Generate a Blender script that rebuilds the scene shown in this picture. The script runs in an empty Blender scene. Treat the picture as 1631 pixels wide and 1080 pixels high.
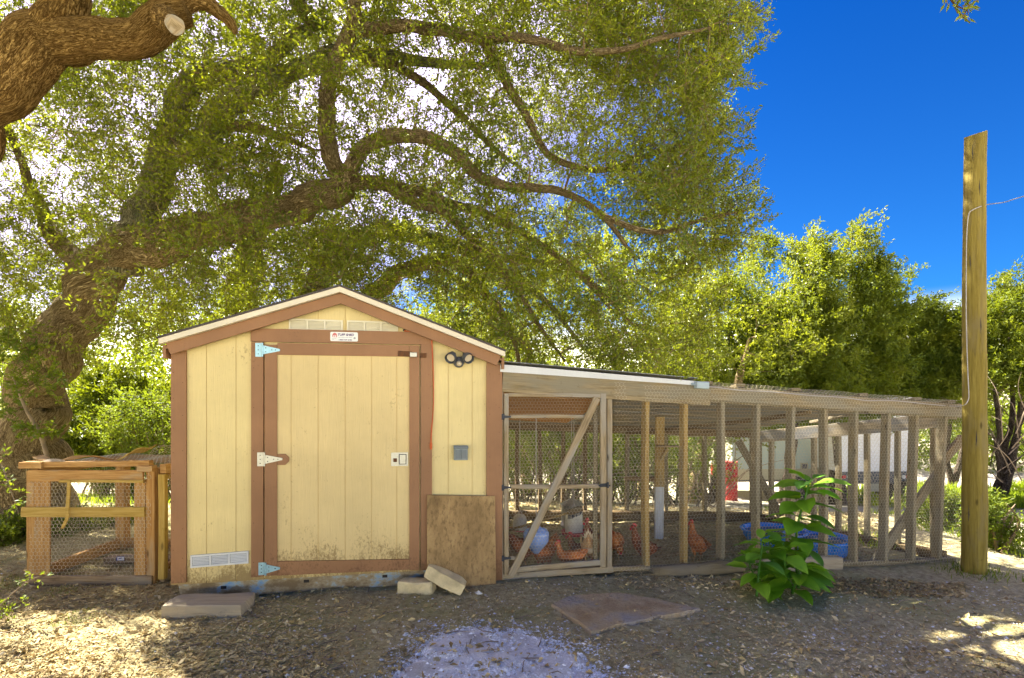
import bpy, math, random
import numpy as np
from mathutils import Vector, Matrix, noise
random.seed(7); rng = np.random.default_rng(7)
sc = bpy.context.scene
col = sc.collection
R = math.radians

# ---------------- camera, world, sun, exposure ----------------
F, HOR, H = 850.0, 635.0, 1.4            # focal length in photo pixels, horizon row, eye height
cam = bpy.data.cameras.new('camera'); camo = bpy.data.objects.new('camera', cam); col.objects.link(camo)
camo.location = (0, 0, H); camo.rotation_euler = (R(90), 0, 0)
cam.sensor_width = 36; cam.lens = 36 * F / 1631; cam.shift_y = (HOR - 540) / 1631
cam.clip_start = 0.05; cam.clip_end = 800
sc.camera = camo
SUN_AZ, SUN_EL = R(-48), R(50)           # azimuth clockwise from +Y
sdir = Vector((math.sin(SUN_AZ) * math.cos(SUN_EL), math.cos(SUN_AZ) * math.cos(SUN_EL), math.sin(SUN_EL)))
sl = bpy.data.lights.new('sun', 'SUN'); sl.energy = 3.2; sl.angle = R(0.5); sl.color = (1, .93, .80)
so = bpy.data.objects.new('sun', sl); col.objects.link(so)
so.rotation_euler = (-sdir).to_track_quat('-Z', 'Y').to_euler(); so.location = sdir * 30
w = bpy.data.worlds.new('World'); sc.world = w; w.use_nodes = True
nt = w.node_tree; N = nt.nodes; L = nt.links; N.clear()
sky = N.new('ShaderNodeTexSky'); sky.sky_type = 'NISHITA'; sky.sun_disc = False
sky.sun_elevation = SUN_EL; sky.sun_rotation = SUN_AZ; sky.dust_density = .6; sky.ozone_density = 2.5; sky.air_density = 1.0
tint = N.new('ShaderNodeMix'); tint.data_type = 'RGBA'; tint.blend_type = 'MULTIPLY'; tint.inputs[0].default_value = 1
tint.inputs[7].default_value = (.005, .062, .165, 1)
L.new(sky.outputs[0], tint.inputs[6])
tc = N.new('ShaderNodeTexCoord'); nv = N.new('ShaderNodeVectorMath'); nv.operation = 'NORMALIZE'
L.new(tc.outputs['Generated'], nv.inputs[0])
dt = N.new('ShaderNodeVectorMath'); dt.operation = 'DOT_PRODUCT'; dt.inputs[1].default_value = sdir
L.new(nv.outputs[0], dt.inputs[0])
mr = N.new('ShaderNodeMapRange'); mr.interpolation_type = 'SMOOTHERSTEP'
mr.inputs[1].default_value = .57; mr.inputs[2].default_value = .86
L.new(dt.outputs['Value'], mr.inputs[0])
sz_ = N.new('ShaderNodeSeparateXYZ'); L.new(nv.outputs[0], sz_.inputs[0]); lo = N.new('ShaderNodeMapRange'); lo.inputs[1].default_value = .55; lo.inputs[2].default_value = .12; L.new(sz_.outputs[2], lo.inputs[0])
t2 = N.new('ShaderNodeMix'); t2.data_type = 'RGBA'; t2.blend_type = 'MULTIPLY'; t2.inputs[7].default_value = (4.0, 1.45, 1.12, 1); L.new(lo.outputs[0], t2.inputs[0]); L.new(tint.outputs[2], t2.inputs[6]); tint = t2
mx = N.new('ShaderNodeMix'); mx.data_type = 'RGBA'; L.new(mr.outputs[0], mx.inputs[0]); L.new(tint.outputs[2], mx.inputs[6])
mx.inputs[7].default_value = (2.3, 1.95, 2.9, 1)       # white glow of the sky round the sun
hz_ = N.new('ShaderNodeSeparateXYZ'); L.new(nv.outputs[0], hz_.inputs[0])      # bright pale band added all round the horizon as fill for the shade
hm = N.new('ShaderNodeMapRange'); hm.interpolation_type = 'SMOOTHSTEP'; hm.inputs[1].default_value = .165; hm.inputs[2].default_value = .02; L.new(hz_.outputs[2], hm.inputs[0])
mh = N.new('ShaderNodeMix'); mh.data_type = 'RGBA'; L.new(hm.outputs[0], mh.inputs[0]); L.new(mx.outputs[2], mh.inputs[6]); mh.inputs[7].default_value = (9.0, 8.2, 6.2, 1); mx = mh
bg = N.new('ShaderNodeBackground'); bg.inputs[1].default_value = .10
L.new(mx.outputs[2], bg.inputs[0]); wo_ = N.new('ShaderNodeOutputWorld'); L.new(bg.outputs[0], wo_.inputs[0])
sc.view_settings.view_transform = 'Standard'; sc.view_settings.look = 'None'; sc.view_settings.gamma = 1
sc.view_settings.exposure = 3.42; sc.view_settings.use_curve_mapping = False
sc.cycles.max_bounces = 7; sc.cycles.diffuse_bounces = 4; sc.cycles.transparent_max_bounces = 6
sc.cycles.caustics_reflective = False; sc.cycles.caustics_refractive = False

# ---------------- helpers ----------------
def P(px, py, Y): return Vector(((px - 815.5) / F * Y, Y, H - (py - HOR) / F * Y))
def gz(x, y):                                            # the lie of the land
    z = -0.035 * min(max(x, 0), 9)
    if y > 7: z -= .15 * min(y - 7, 6.5)
    if y > 18: z += .03 * (y - 18)
    return z
def ground_at(px, py):
    d = ((px - 815.5) / F, 1.0, -(py - HOR) / F); Y = .5
    while Y < 60:
        if H + d[2] * Y <= gz(d[0] * Y, Y): break
        Y += .01
    return Vector((d[0] * Y, Y, gz(d[0] * Y, Y)))
WO = {}
class MB:
    def __init__(s): s.v = []; s.f = []; s.uv = []; s.mi = []
    def add(s, verts, faces, uvs=None, mi=0):
        o = len(s.v); s.v += [tuple(v) for v in verts]
        for k, f in enumerate(faces):
            s.f.append([i + o for i in f]); s.mi.append(mi)
            s.uv.append(uvs[k] if uvs else [(verts[i][0] + verts[i][1], verts[i][2]) for i in f])
    def build(s, name, mats, parent=None, smooth=False, **kw):
        o = WO[parent.name] if parent else Vector(kw.pop('origin', (0, 0, 0)))
        me = bpy.data.meshes.new(name)
        me.from_pydata([(a - o[0], b - o[1], c - o[2]) for a, b, c in s.v], [], s.f)
        uvl = me.uv_layers.new(name='UVMap')
        flat = [c for f in s.uv for p in f for c in p]
        uvl.data.foreach_set('uv', flat)
        if not isinstance(mats, (list, tuple)): mats = [mats]
        for m in mats: me.materials.append(m)
        if len(mats) > 1: me.polygons.foreach_set('material_index', s.mi)
        if smooth: me.polygons.foreach_set('use_smooth', [True] * len(me.polygons))
        return link(name, me, parent, o, **kw)
def link(name, me, parent, o, kind=None, label=None, cat=None, group=None):
    ob = bpy.data.objects.new(name, me); col.objects.link(ob); WO[ob.name] = Vector(o)
    if parent: ob.parent = parent
    else: ob.location = o
    tag(ob, label, cat, group, kind)
    return ob
def tag(ob, label=None, cat=None, group=None, kind=None):
    if label: ob['label'] = label
    if cat: ob['category'] = cat
    if group: ob['group'] = group
    if kind: ob['kind'] = kind
    return ob
def thing(name, loc, label, cat, group=None):
    ob = bpy.data.objects.new(name, None); ob.empty_display_size = .1; col.objects.link(ob)
    ob.location = loc; WO[ob.name] = Vector(loc)
    return tag(ob, label, cat, group)
def bigmesh(name, verts, faces, mat, parent=None, attr=None, smooth=False, **kw):
    """verts (n,3), faces (m,k) numpy arrays"""
    o = np.array(WO[parent.name]) if parent else np.array(kw.pop('origin', (0, 0, 0)), float)
    me = bpy.data.meshes.new(name); k = faces.shape[1]
    me.vertices.add(len(verts)); me.vertices.foreach_set('co', (verts - o).astype(np.float32).ravel())
    me.loops.add(faces.size); me.loops.foreach_set('vertex_index', faces.astype(np.int32).ravel())
    me.polygons.add(len(faces)); me.polygons.foreach_set('loop_start', np.arange(0, faces.size, k, dtype=np.int32))
    try: me.polygons.foreach_set('loop_total', np.full(len(faces), k, dtype=np.int32))
    except Exception: pass
    me.polygons.foreach_set('use_smooth', np.full(len(faces), smooth, dtype=bool))
    me.update(calc_edges=True)
    if attr is not None:
        a = me.attributes.new('rnd', 'FLOAT', 'POINT'); a.data.foreach_set('value', attr.astype(np.float32))
    me.materials.append(mat)
    return link(name, me, parent, Vector(o), **kw)
def beam(mb, p0, p1, wd, hd, side=None, ch=.004, segs=1, warp=0, cut=(0, 0)):
    """sawn piece from p0 to p1; wd across 'side', hd across the other direction"""
    p0 = Vector(p0); p1 = Vector(p1); t = (p1 - p0); ln = t.length; t.normalize()
    side = Vector(side) if side is not None else Vector((0, 0, 1)).cross(t)
    if side.length < 1e-4: side = Vector((1, 0, 0))
    side = (side - t * side.dot(t)).normalized(); up = t.cross(side)
    a, b = wd / 2, hd / 2; c = min(ch, a * .5, b * .5)
    sec = [(-a + c, -b), (a - c, -b), (a, -b + c), (a, b - c), (a - c, b), (-a + c, b), (-a, b - c), (-a, -b + c)]
    per = [0]
    for i in range(8):
        q, r = sec[i], sec[(i + 1) % 8]; per.append(per[-1] + math.hypot(q[0] - r[0], q[1] - r[1]))
    vs = []; ou, ov = random.uniform(0, 50), random.uniform(0, 50)
    ph = random.uniform(0, 6)
    for k in range(segs + 1):
        x = k / segs; ww = math.sin(x * 3.14) * warp * math.cos(ph); wu = math.sin(x * 3.14) * warp * math.sin(ph)
        for (s_, u_) in sec:
            vs.append(p0 + t * (ln * x) + side * (s_ + ww) + up * (u_ + wu))
    fs = []; uv = []
    for k in range(segs):
        for i in range(8):
            j = (i + 1) % 8
            fs.append([k * 8 + i, k * 8 + j, k * 8 + 8 + j, k * 8 + 8 + i][::-1])
            u0, u1 = ou + ln * k / segs, ou + ln * (k + 1) / segs
            uv.append([(u0, ov + per[i]), (u0, ov + per[i + 1]), (u1, ov + per[i + 1]), (u1, ov + per[i])][::-1])
    fs.append([7, 6, 5, 4, 3, 2, 1, 0][::-1]); uv.append([(ou + sec[i][0], ov + sec[i][1]) for i in range(7, -1, -1)][::-1])
    o = segs * 8; fs.append([o + i for i in range(8)][::-1]); uv.append([(ou + 3 + sec[i][0], ov + sec[i][1]) for i in range(8)][::-1])
    mb.add(vs, fs, uv)
def piece(name, p0, p1, wd, hd, mat, parent, side=None, **k):
    m = MB(); kk = {q: k.pop(q) for q in ('kind', 'label', 'cat', 'group', 'origin') if q in k}
    beam(m, p0, p1, wd, hd, side, **k); return m.build(name, mat, parent, **kk)
def catmull(pts, n=6):
    out = []; q = [pts[0]] + list(pts) + [pts[-1]]
    for i in range(1, len(q) - 2):
        for k in range(n):
            t = k / n; a, b, c, d = [np.array(x, float) for x in q[i - 1:i + 3]]
            out.append(.5 * ((2 * b) + (-a + c) * t + (2 * a - 5 * b + 4 * c - d) * t * t + (-a + 3 * b - 3 * c + d) * t ** 3))
    out.append(np.array(pts[-1], float)); return out
def tube(mb, pts, rad, sides=8, rough=0.0, cap=True, mi=0, ridge=0):
    pts = [Vector(p[:3]) for p in pts]; n = len(pts)
    if not isinstance(rad, (list, tuple, np.ndarray)): rad = [rad] * n
    up = Vector((0.13, 0.2, .97)); vs = []; fs = []; uv = []; ln = 0; ou = random.uniform(0, 20)
    prev = None
    for i in range(n):
        t = (pts[min(i + 1, n - 1)] - pts[max(i - 1, 0)])
        if t.length < 1e-7: t = Vector((0, 0, 1))
        t.normalize()
        if prev is None:
            a = t.cross(Vector((0, 1, 0.1)));
            if a.length < .1: a = t.cross(Vector((1, 0, 0)))
        else: a = prev - t * prev.dot(t)
        a.normalize(); prev = a; b = t.cross(a)
        for k in range(sides):
            an = 2 * math.pi * k / sides; dr = a * math.cos(an) + b * math.sin(an)
            r = rad[i]
            if rough:
                q = pts[i] + dr * r
                r *= 1 + rough * noise.noise(q * (1.2 / max(rad[0], .05))) + rough * .5 * noise.noise(q * (3.5 / max(rad[0], .05)))
            if ridge:
                q = pts[i]
                cc = noise.noise(Vector((math.cos(an) * 5.5, math.sin(an) * 5.5, 0)) + q * 1.6)
                c2 = noise.noise(Vector((math.cos(an) * 11, math.sin(an) * 11, 5)) + q * 3)
                r += ridge * (abs(cc) * 1.6 - .35) + ridge * .6 * (abs(c2) - .2)
            vs.append(pts[i] + dr * r)
    L_ = [0]
    for i in range(1, n): L_.append(L_[-1] + (pts[i] - pts[i - 1]).length)
    pr = 2 * math.pi * max(rad[0], .02)
    for i in range(n - 1):
        for k in range(sides):
            j = (k + 1) % sides
            fs.append([i * sides + k, i * sides + j, (i + 1) * sides + j, (i + 1) * sides + k])
            uv.append([(ou + L_[i], pr * k / sides), (ou + L_[i], pr * (k + 1) / sides), (ou + L_[i + 1], pr * (k + 1) / sides), (ou + L_[i + 1], pr * k / sides)])
    if cap:
        fs.append(list(range(sides))[::-1]); uv.append([(ou + .1 * math.cos(k), .1 * math.sin(k)) for k in range(sides)])
        o = (n - 1) * sides; fs.append([o + k for k in range(sides)]); uv.append([(ou + .1 * math.cos(k), .1 * math.sin(k)) for k in range(sides)])
    mb.add(vs, fs, uv, mi)
def lathe(mb, c, prof, seg=24, sx=1, sy=1, mi=0, wob=0):
    c = Vector(c); vs = []; fs = []
    for (r, z) in prof:
        for k in range(seg):
            a = 2 * math.pi * k / seg; rr = r * (1 + wob * math.sin(3 * a + 1))
            vs.append((c.x + rr * sx * math.cos(a), c.y + rr * sy * math.sin(a), c.z + z))
    for i in range(len(prof) - 1):
        for k in range(seg):
            j = (k + 1) % seg
            fs.append([i * seg + k, i * seg + j, (i + 1) * seg + j, (i + 1) * seg + k])
    mb.add(vs, fs, None, mi)
class Frame:
    def __init__(s, A, ang):
        s.A = Vector((A[0], A[1], 0)); s.e = Vector((math.cos(ang), math.sin(ang), 0)); s.n = Vector((math.sin(ang), -math.cos(ang), 0))
    def p(s, u, v, z): return s.A + s.e * u + s.n * v + Vector((0, 0, z))
    def uz(s, px, py, v=0):
        d = Vector(((px - 815.5) / F, 1, -(py - HOR) / F))
        t = (s.A + s.n * v).dot(s.n) / d.dot(s.n); q = d * t
        return (q - s.A).dot(s.e), q.z + H
def slab(mb, fr, poly, v0, v1, ch=.0):
    """polygon in (u,z) of a frame, extruded from v0 (back) to v1 (front)"""
    n = len(poly); vs = [fr.p(u, v0, z) for u, z in poly] + [fr.p(u, v1, z) for u, z in poly]
    ou, ov = random.uniform(0, 30), random.uniform(0, 30)
    area = sum(poly[i][0] * poly[(i + 1) % n][1] - poly[(i + 1) % n][0] * poly[i][1] for i in range(n))
    fl = area < 0
    fs = [list(range(n))[::-1], [n + i for i in range(n)]]
    U = [(ou + z, ov + u) for u, z in poly]
    uv = [U[::-1], U]
    for i in range(n):
        j = (i + 1) % n; fs.append([i, j, n + j, n + i]); uv.append([U[i], U[j], (U[j][0], U[j][1] + .02), (U[i][0], U[i][1] + .02)])
    if fl: fs = [f[::-1] for f in fs]; uv = [u[::-1] for u in uv]
    mb.add(vs, fs, uv)
def hexnet(mapf, u0, u1, w0, w1, cell, rad, inside=None, wob=.003, name='chicken_wire', mat=None, parent=None, **kw):
    """twisted wire netting as real wire; mapf(u,w)->(3d point)"""
    h = cell / math.sqrt(3); E = []; rows = int((w1 - w0) / (1.5 * h)) + 2; cols = int((u1 - u0) / cell) + 2
    for r in range(rows):
        for c in range(cols):
            x = u0 + (c + .5 * (r % 2)) * cell; y = w0 + r * 1.5 * h
            a = (x - cell / 2, y + h / 2 - .0); b = (x, y + h); c_ = (x + cell / 2, y + h / 2); d = (x + cell / 2, y - h / 2)
            E += [(a, b), (b, c_), (c_, d)]
    segs = []
    cache = {}
    def mp(q):
        k = (round(q[0], 4), round(q[1], 4))
        if k not in cache:
            jx = noise.noise(Vector((k[0] * 9, k[1] * 9, 3.1))) * wob * 1.5
            cache[k] = np.array(mapf(k[0] + jx, k[1] + noise.noise(Vector((k[0] * 8, k[1] * 8, 9.1))) * wob * 1.5))
            cache[k][1] += noise.noise(Vector((k[0] * 5, k[1] * 5, 1))) * wob * 2
        return cache[k]
    for a, b in E:
        if any(q[0] < u0 or q[0] > u1 or q[1] < w0 or q[1] > w1 for q in (a, b)): continue
        if inside and not (inside(*a) and inside(*b)): continue
        segs.append((mp(a), mp(b)))
    S = np.array(segs); p, q = S[:, 0], S[:, 1]; t = q - p; t /= np.linalg.norm(t, axis=1)[:, None] + 1e-9
    ref = np.tile([0.31, 0.9, 0.2], (len(t), 1)); a = np.cross(t, ref); a /= np.linalg.norm(a, axis=1)[:, None]; b = np.cross(t, a)
    V = []
    for k in range(3):
        an = 2 * math.pi * k / 3; o = (a * math.cos(an) + b * math.sin(an)) * rad; V += [p + o, q + o]
    V = np.stack(V, 1).reshape(-1, 3); base = np.arange(len(S))[:, None] * 6
    Fc = np.concatenate([base + np.array([[0, 2, 3, 1]]), base + np.array([[2, 4, 5, 3]]), base + np.array([[4, 0, 1, 5]])])
    return bigmesh(name, V, Fc, mat, parent, kind='stuff', **kw)

# ---------------- materials ----------------
def newmat(name):
    m = bpy.data.materials.new(name); m.use_nodes = True; n = m.node_tree.nodes; b = n['Principled BSDF']
    return m, n, m.node_tree.links, b
def ramp(n, stops):
    r = n.new('ShaderNodeValToRGB'); e = r.color_ramp.elements
    while len(e) < len(stops): e.new(.5)
    for k, (p, c) in enumerate(stops): e[k].position = p; e[k].color = (*c, 1) if len(c) == 3 else c
    return r
def coords(n, l, kind, scale):
    t = n.new('ShaderNodeTexCoord'); mp = n.new('ShaderNodeMapping'); mp.inputs['Scale'].default_value = scale
    l.new(t.outputs[kind], mp.inputs[0]); return mp.outputs[0]
def noisen(n, l, vec, scale, detail=5, rough=.6, dist=0):
    q = n.new('ShaderNodeTexNoise'); q.inputs['Scale'].default_value = scale; q.inputs['Detail'].default_value = detail
    q.inputs['Roughness'].default_value = rough; q.inputs['Distortion'].default_value = dist
    if vec is not None: l.new(vec, q.inputs['Vector'])
    return q.outputs['Fac']
def mixc(n, l, f, a, b, mode='MIX'):
    m = n.new('ShaderNodeMix'); m.data_type = 'RGBA'; m.blend_type = mode
    for s, i in ((f, 0), (a, 6), (b, 7)):
        if hasattr(s, 'is_linked') or hasattr(s, 'links'): l.new(s, m.inputs[i])
        elif isinstance(s, (int, float)): m.inputs[i].default_value = s
        else: m.inputs[i].default_value = (*s, 1)
    return m.outputs[2]
def bump(n, l, h, b, strength=.4, dist=.01, prev=None):
    q = n.new('ShaderNodeBump'); q.inputs['Strength'].default_value = strength; q.inputs['Distance'].default_value = dist
    l.new(h, q.inputs['Height'])
    if prev: l.new(prev, q.inputs['Normal'])
    l.new(q.outputs[0], b.inputs['Normal']); return q.outputs[0]
def mapr(n, l, v, a, b, c=0, d=1):
    q = n.new('ShaderNodeMapRange'); l.new(v, q.inputs[0])
    for i, x in enumerate((a, b, c, d)): q.inputs[i + 1].default_value = x
    return q.outputs[0]
def mathn(n, l, op, a, b):
    q = n.new('ShaderNodeMath'); q.operation = op
    for i, x in enumerate((a, b)):
        if isinstance(x, (int, float)): q.inputs[i].default_value = x
        else: l.new(x, q.inputs[i])
    return q.outputs[0]
def wood(name, dark, mid, light, grey=None, gamt=.5, rough=.85, scale=1.0, knots=True, bmp=.35):
    m, n, l, b = newmat(name)
    v = coords(n, l, 'UV', (1.6 * scale, 26 * scale, 1))
    f = noisen(n, l, v, 2.2, 8, .65, .6); f2 = noisen(n, l, coords(n, l, 'UV', (5, 120, 1)), 1.5, 4, .7)
    f3 = mathn(n, l, 'ADD', mathn(n, l, 'MULTIPLY', f, .65), mathn(n, l, 'MULTIPLY', f2, .35))
    r = ramp(n, [(.36, dark), (.5, mid), (.64, light)]); l.new(f3, r.inputs[0]); c = r.outputs[0]
    if grey:
        g = noisen(n, l, coords(n, l, 'UV', (1, 4, 1)), 2.3, 5, .6); c = mixc(n, l, mapr(n, l, g, .62 - .3 * gamt, .72 - .2 * gamt, 0, .85), c, grey)
    if knots:
        vo = n.new('ShaderNodeTexVoronoi'); vo.inputs['Scale'].default_value = 1; l.new(coords(n, l, 'UV', (3.1, 9, 1)), vo.inputs['Vector'])
        c = mixc(n, l, mapr(n, l, vo.outputs['Distance'], .05, .13, .8, 0), c, tuple(x * .45 for x in dark))
    # rusty / dirty specks
    sp = noisen(n, l, coords(n, l, 'Object', (1, 1, 1)), 14, 3, .8); c = mixc(n, l, mapr(n, l, sp, .62, .75, 0, .5), c, tuple(x * .5 for x in dark))
    l.new(c, b.inputs['Base Color']); b.inputs['Roughness'].default_value = rough; b.inputs['Specular IOR Level'].default_value = .2
    bump(n, l, f3, b, bmp, .006); return m
M = {}
M['run_wood'] = wood('weathered_wood', (0.133, 0.098, 0.047), (0.265, 0.203, 0.105), (0.367, 0.296, 0.168), (0.226, 0.203, 0.140), .8)
M['gate_wood'] = wood('gate_wood', (0.172, 0.125, 0.065), (0.310, 0.241, 0.138), (0.430, 0.344, 0.215), (0.310, 0.284, 0.224), .6)
M['yellow_wood'] = wood('yellowed_wood', (0.187, 0.119, 0.038), (0.340, 0.230, 0.076), (0.425, 0.306, 0.119), (0.255, 0.221, 0.136), .3)
M['grey_wood'] = wood('grey_wood', (0.093, 0.072, 0.038), (0.187, 0.149, 0.081), (0.281, 0.230, 0.128), (0.204, 0.174, 0.119), .7)
M['dark_wood'] = wood('dark_wood', (.07, .045, .02), (.15, .10, .045), (.24, .17, .085), (.18, .145, .085), .4)
M['cage_wood'] = wood('cage_wood', (0.262, 0.127, 0.037), (0.426, 0.238, 0.078), (0.541, 0.344, 0.139), (0.377, 0.279, 0.156), .3)
M['cage_rail'] = wood('cage_rail_wood', (0.289, 0.187, 0.038), (0.425, 0.289, 0.072), (0.510, 0.374, 0.128), None, .2)
M['cage_grey'] = wood('cage_bottom_wood', (.13, .085, .045), (.25, .17, .09), (.36, .27, .16), (.26, .22, .16), .5)
M['ply'] = wood('roof_plywood', (.33, .13, .025), (.48, .22, .05), (.55, .28, .08), None, .2)
M['plank'] = wood('roof_plank', (0.176, 0.136, 0.080), (0.320, 0.264, 0.176), (0.416, 0.360, 0.256), (0.224, 0.232, 0.240), .6)
M['pole'] = wood('pole_wood', (0.111, 0.081, 0.015), (0.212, 0.162, 0.030), (0.289, 0.230, 0.051), (0.204, 0.162, 0.060), .4, scale=.55, bmp=.6)
M['step'] = wood('step_wood', (.26, .21, .14), (.36, .30, .20), (.42, .36, .25), (.30, .26, .19), .6, knots=False, bmp=.2)
M['white_post'] = wood('white_painted_wood', (.40, .42, .42), (.52, .55, .56), (.62, .65, .66), (.42, .40, .34), .3, knots=False)

def paint(name, base, dirt=(.16, .095, .03), zlo=None, amt=.1, grain=.25, rough=.55, var=.10):
    m, n, l, b = newmat(name)
    g = noisen(n, l, coords(n, l, 'UV', (2, 34, 1)), 2.5, 6, .6, 1.2)
    f = noisen(n, l, coords(n, l, 'Object', (1, 1, 1)), 2.2, 5, .6)
    c = mixc(n, l, mapr(n, l, f, .35, .7), tuple(x * (1 - var) for x in base), tuple(min(x * (1 + var * .6), 1) for x in base))
    c = mixc(n, l, mapr(n, l, g, .3, .7, 0, .16), c, tuple(x * .6 for x in base))
    s = noisen(n, l, coords(n, l, 'Object', (1, 1, 1)), 26, 4, .75)
    c = mixc(n, l, mapr(n, l, s, .67, .73, 0, .55), c, dirt)
    if zlo is not None:        # mud splashed up from the ground, a stain that stays
        t = n.new('ShaderNodeTexCoord'); sp = n.new('ShaderNodeSeparateXYZ'); l.new(t.outputs['Object'], sp.inputs[0])
        hgt = mapr(n, l, sp.outputs[2], zlo, zlo + .42, 1, 0)
        sn = noisen(n, l, coords(n, l, 'Object', (1, 1, .6)), 75, 3, .7)
        big = noisen(n, l, coords(n, l, 'Object', (1, 1, 1)), 5, 4, .6)
        k = mathn(n, l, 'ADD', mathn(n, l, 'MULTIPLY', mathn(n, l, 'MULTIPLY', hgt, hgt), .27), mathn(n, l, 'ADD', mathn(n, l, 'MULTIPLY', sn, .55), mathn(n, l, 'MULTIPLY', big, .45)))
        c = mixc(n, l, mapr(n, l, k, .60, .74, 0, .8), c, dirt)
        c = mixc(n, l, mathn(n, l, 'MULTIPLY', hgt, .22), c, (base[0] * .7, base[1] * .6, base[2] * .45))
    l.new(c, b.inputs['Base Color']); b.inputs['Roughness'].default_value = rough; b.inputs['Specular IOR Level'].default_value = .3
    bump(n, l, g, b, grain * 1.8, .004); return m
M['cream'] = paint('cream_paint', (.71, .585, .265), zlo=.1)
M['cream_door'] = paint('cream_door_paint', (.67, .53, .245), zlo=.14)
M['brown'] = paint('brown_paint', (.30, .155, .07), dirt=(.12, .06, .025), grain=.12, zlo=.0, var=.16)
M['white_trim'] = paint('white_trim_paint', (.72, .66, .50), grain=.03, var=.12)
M['vent'] = paint('vent_plastic', (.72, .68, .50), grain=.0, rough=.5)
M['vent_white'] = paint('white_vent_metal', (.62, .64, .62), grain=0, rough=.4)
M['groove'] = paint('groove_paint', (.62, .45, .17), grain=.1)

def plain(name, c, rough=.5, metal=0, var=.12, sc_=8, bmp=0, spec=.4):
    m, n, l, b = newmat(name)
    f = noisen(n, l, coords(n, l, 'Object', (1, 1, 1)), sc_, 5, .65)
    l.new(mixc(n, l, mapr(n, l, f, .3, .7), tuple(x * (1 - var) for x in c), tuple(min(1, x * (1 + var)) for x in c)), b.inputs['Base Color'])
    l.new(mapr(n, l, f, .3, .7, max(rough - .12, .02), min(rough + .12, 1)), b.inputs['Roughness']); b.inputs['Metallic'].default_value = metal; b.inputs['Specular IOR Level'].default_value = spec
    if bmp: bump(n, l, f, b, bmp, .01)
    return m
M['dark'] = plain('dark_interior', (.03, .025, .02), .9)
M['shingle'] = plain('shingle', (.07, .06, .055), .95, 0, .4, 40, .8)
M['zinc'] = plain('zinc_metal', (.42, .42, .36), .4, .7, .2, 30)
M['bluezinc'] = plain('blue_zinc_metal', (.30, .50, .58), .4, .5, .2, 30)
M['rust'] = plain('rusty_metal', (.13, .055, .02), .8, .2, .4, 40)
M['black_metal'] = plain('black_metal', (.03, .035, .045), .5, .3, .3, 30)
M['lamp_grey'] = plain('lamp_grey_plastic', (.10, .11, .12), .4, 0, .2)
M['lens'] = plain('lamp_lens', (.60, .52, .36), .2, 0, .1)
M['outlet'] = plain('outlet_grey', (.20, .24, .24), .45, 0, .1)
M['outlet_dark'] = plain('outlet_cover_dark', (.12, .15, .16), .4, 0, .1)
M['orange'] = plain('orange_rubber', (.50, .10, .02), .5)
M['wire'] = plain('galvanised_wire', (.50, .44, .32), .5, .1, .25, 60)
M['cable'] = plain('grey_cable', (.38, .36, .34), .6)
M['conduit'] = plain('conduit_grey', (.34, .42, .44), .5)
M['sign'] = plain('sign_white', (.72, .74, .70), .4, 0, .04)
M['ink_purple'] = plain('ink_purple', (.06, .01, .12), .5)
M['ink_red'] = plain('ink_red', (.55, .16, .15), .5)
M['ink_grey'] = plain('ink_grey', (.3, .3, .32), .5)
M['sticker'] = plain('sticker_white', (.75, .8, .85), .4)
M['sticker_blue'] = plain('sticker_blue', (.02, .05, .3), .4)
M['ink_black'] = plain('ink_black', (.02, .02, .02), .5)
M['limestone'] = plain('limestone', (.60, .50, .28), .9, 0, .3, 9, .7, .2)
M['plastic_white'] = plain('feeder_white_plastic', (.72, .70, .58), .35, 0, .08)
M['plastic_red'] = plain('feeder_red_plastic', (.50, .012, .03), .35)
M['plastic_blue'] = plain('feeder_pale_blue_plastic', (.22, .33, .62), .3, 0, .1)
M['red'] = plain('red_paint', (.34, .010, .015), .4)
M['red2'] = plain('orange_red_plastic', (.75, .06, .02), .4)
M['feed_metal'] = plain('feeder_galvanised', (.34, .34, .28), .4, .5, .25, 14)
M['tyre'] = plain('tyre_rubber', (.02, .02, .02), .8)
M['trailer'] = plain('trailer_grey_panel', (.34, .43, .42), .45, 0, .05, 3)
M['trailer_tan'] = plain('trailer_tan_panel', (.38, .37, .26), .45, 0, .06, 3)
M['trailer_white'] = plain('trailer_white_panel', (.72, .74, .76), .4, 0, .05, 3)
M['steel_dark'] = plain('dark_frame_steel', (.07, .08, .10), .5, .3)
M['amber'] = plain('amber_reflector', (.8, .25, .02), .3)
M['lamp_red'] = plain('tail_lamp_red', (.5, .01, .03), .25)
M['lamp_white'] = plain('tail_lamp_white', (.7, .7, .65), .25)
M['hen'] = None

# skirt metal with blue paint and mud
m, n, l, b = newmat('skirt_metal'); f = noisen(n, l, coords(n, l, 'Object', (1, 1, 1.6)), 6, 6, .7)
r = ramp(n, [(.40, (.17, .115, .05)), (.52, (.30, .24, .14)), (.57, (.28, .33, .32)), (.66, (.12, .27, .50))]); l.new(f, r.inputs[0]); l.new(r.outputs[0], b.inputs['Base Color'])
b.inputs['Roughness'].default_value = .6; bump(n, l, f, b, .3, .01); M['skirt'] = m
# dirty particle board
m, n, l, b = newmat('dirty_board'); v = coords(n, l, 'Object', (1, 1, .45)); f = noisen(n, l, v, 5, 6, .7); f2 = noisen(n, l, coords(n, l, 'Object', (1, 1, .5)), 45, 4, .7)
r = ramp(n, [(.33, (.19, .12, .045)), (.55, (.36, .235, .095)), (.72, (.46, .32, .14))]); l.new(f, r.inputs[0])
c = mixc(n, l, mapr(n, l, f2, .5, .68, 0, .7), r.outputs[0], (.115, .07, .028)); l.new(c, b.inputs['Base Color']); b.inputs['Roughness'].default_value = .9; bump(n, l, f2, b, .4, .006); M['board'] = m
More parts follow.
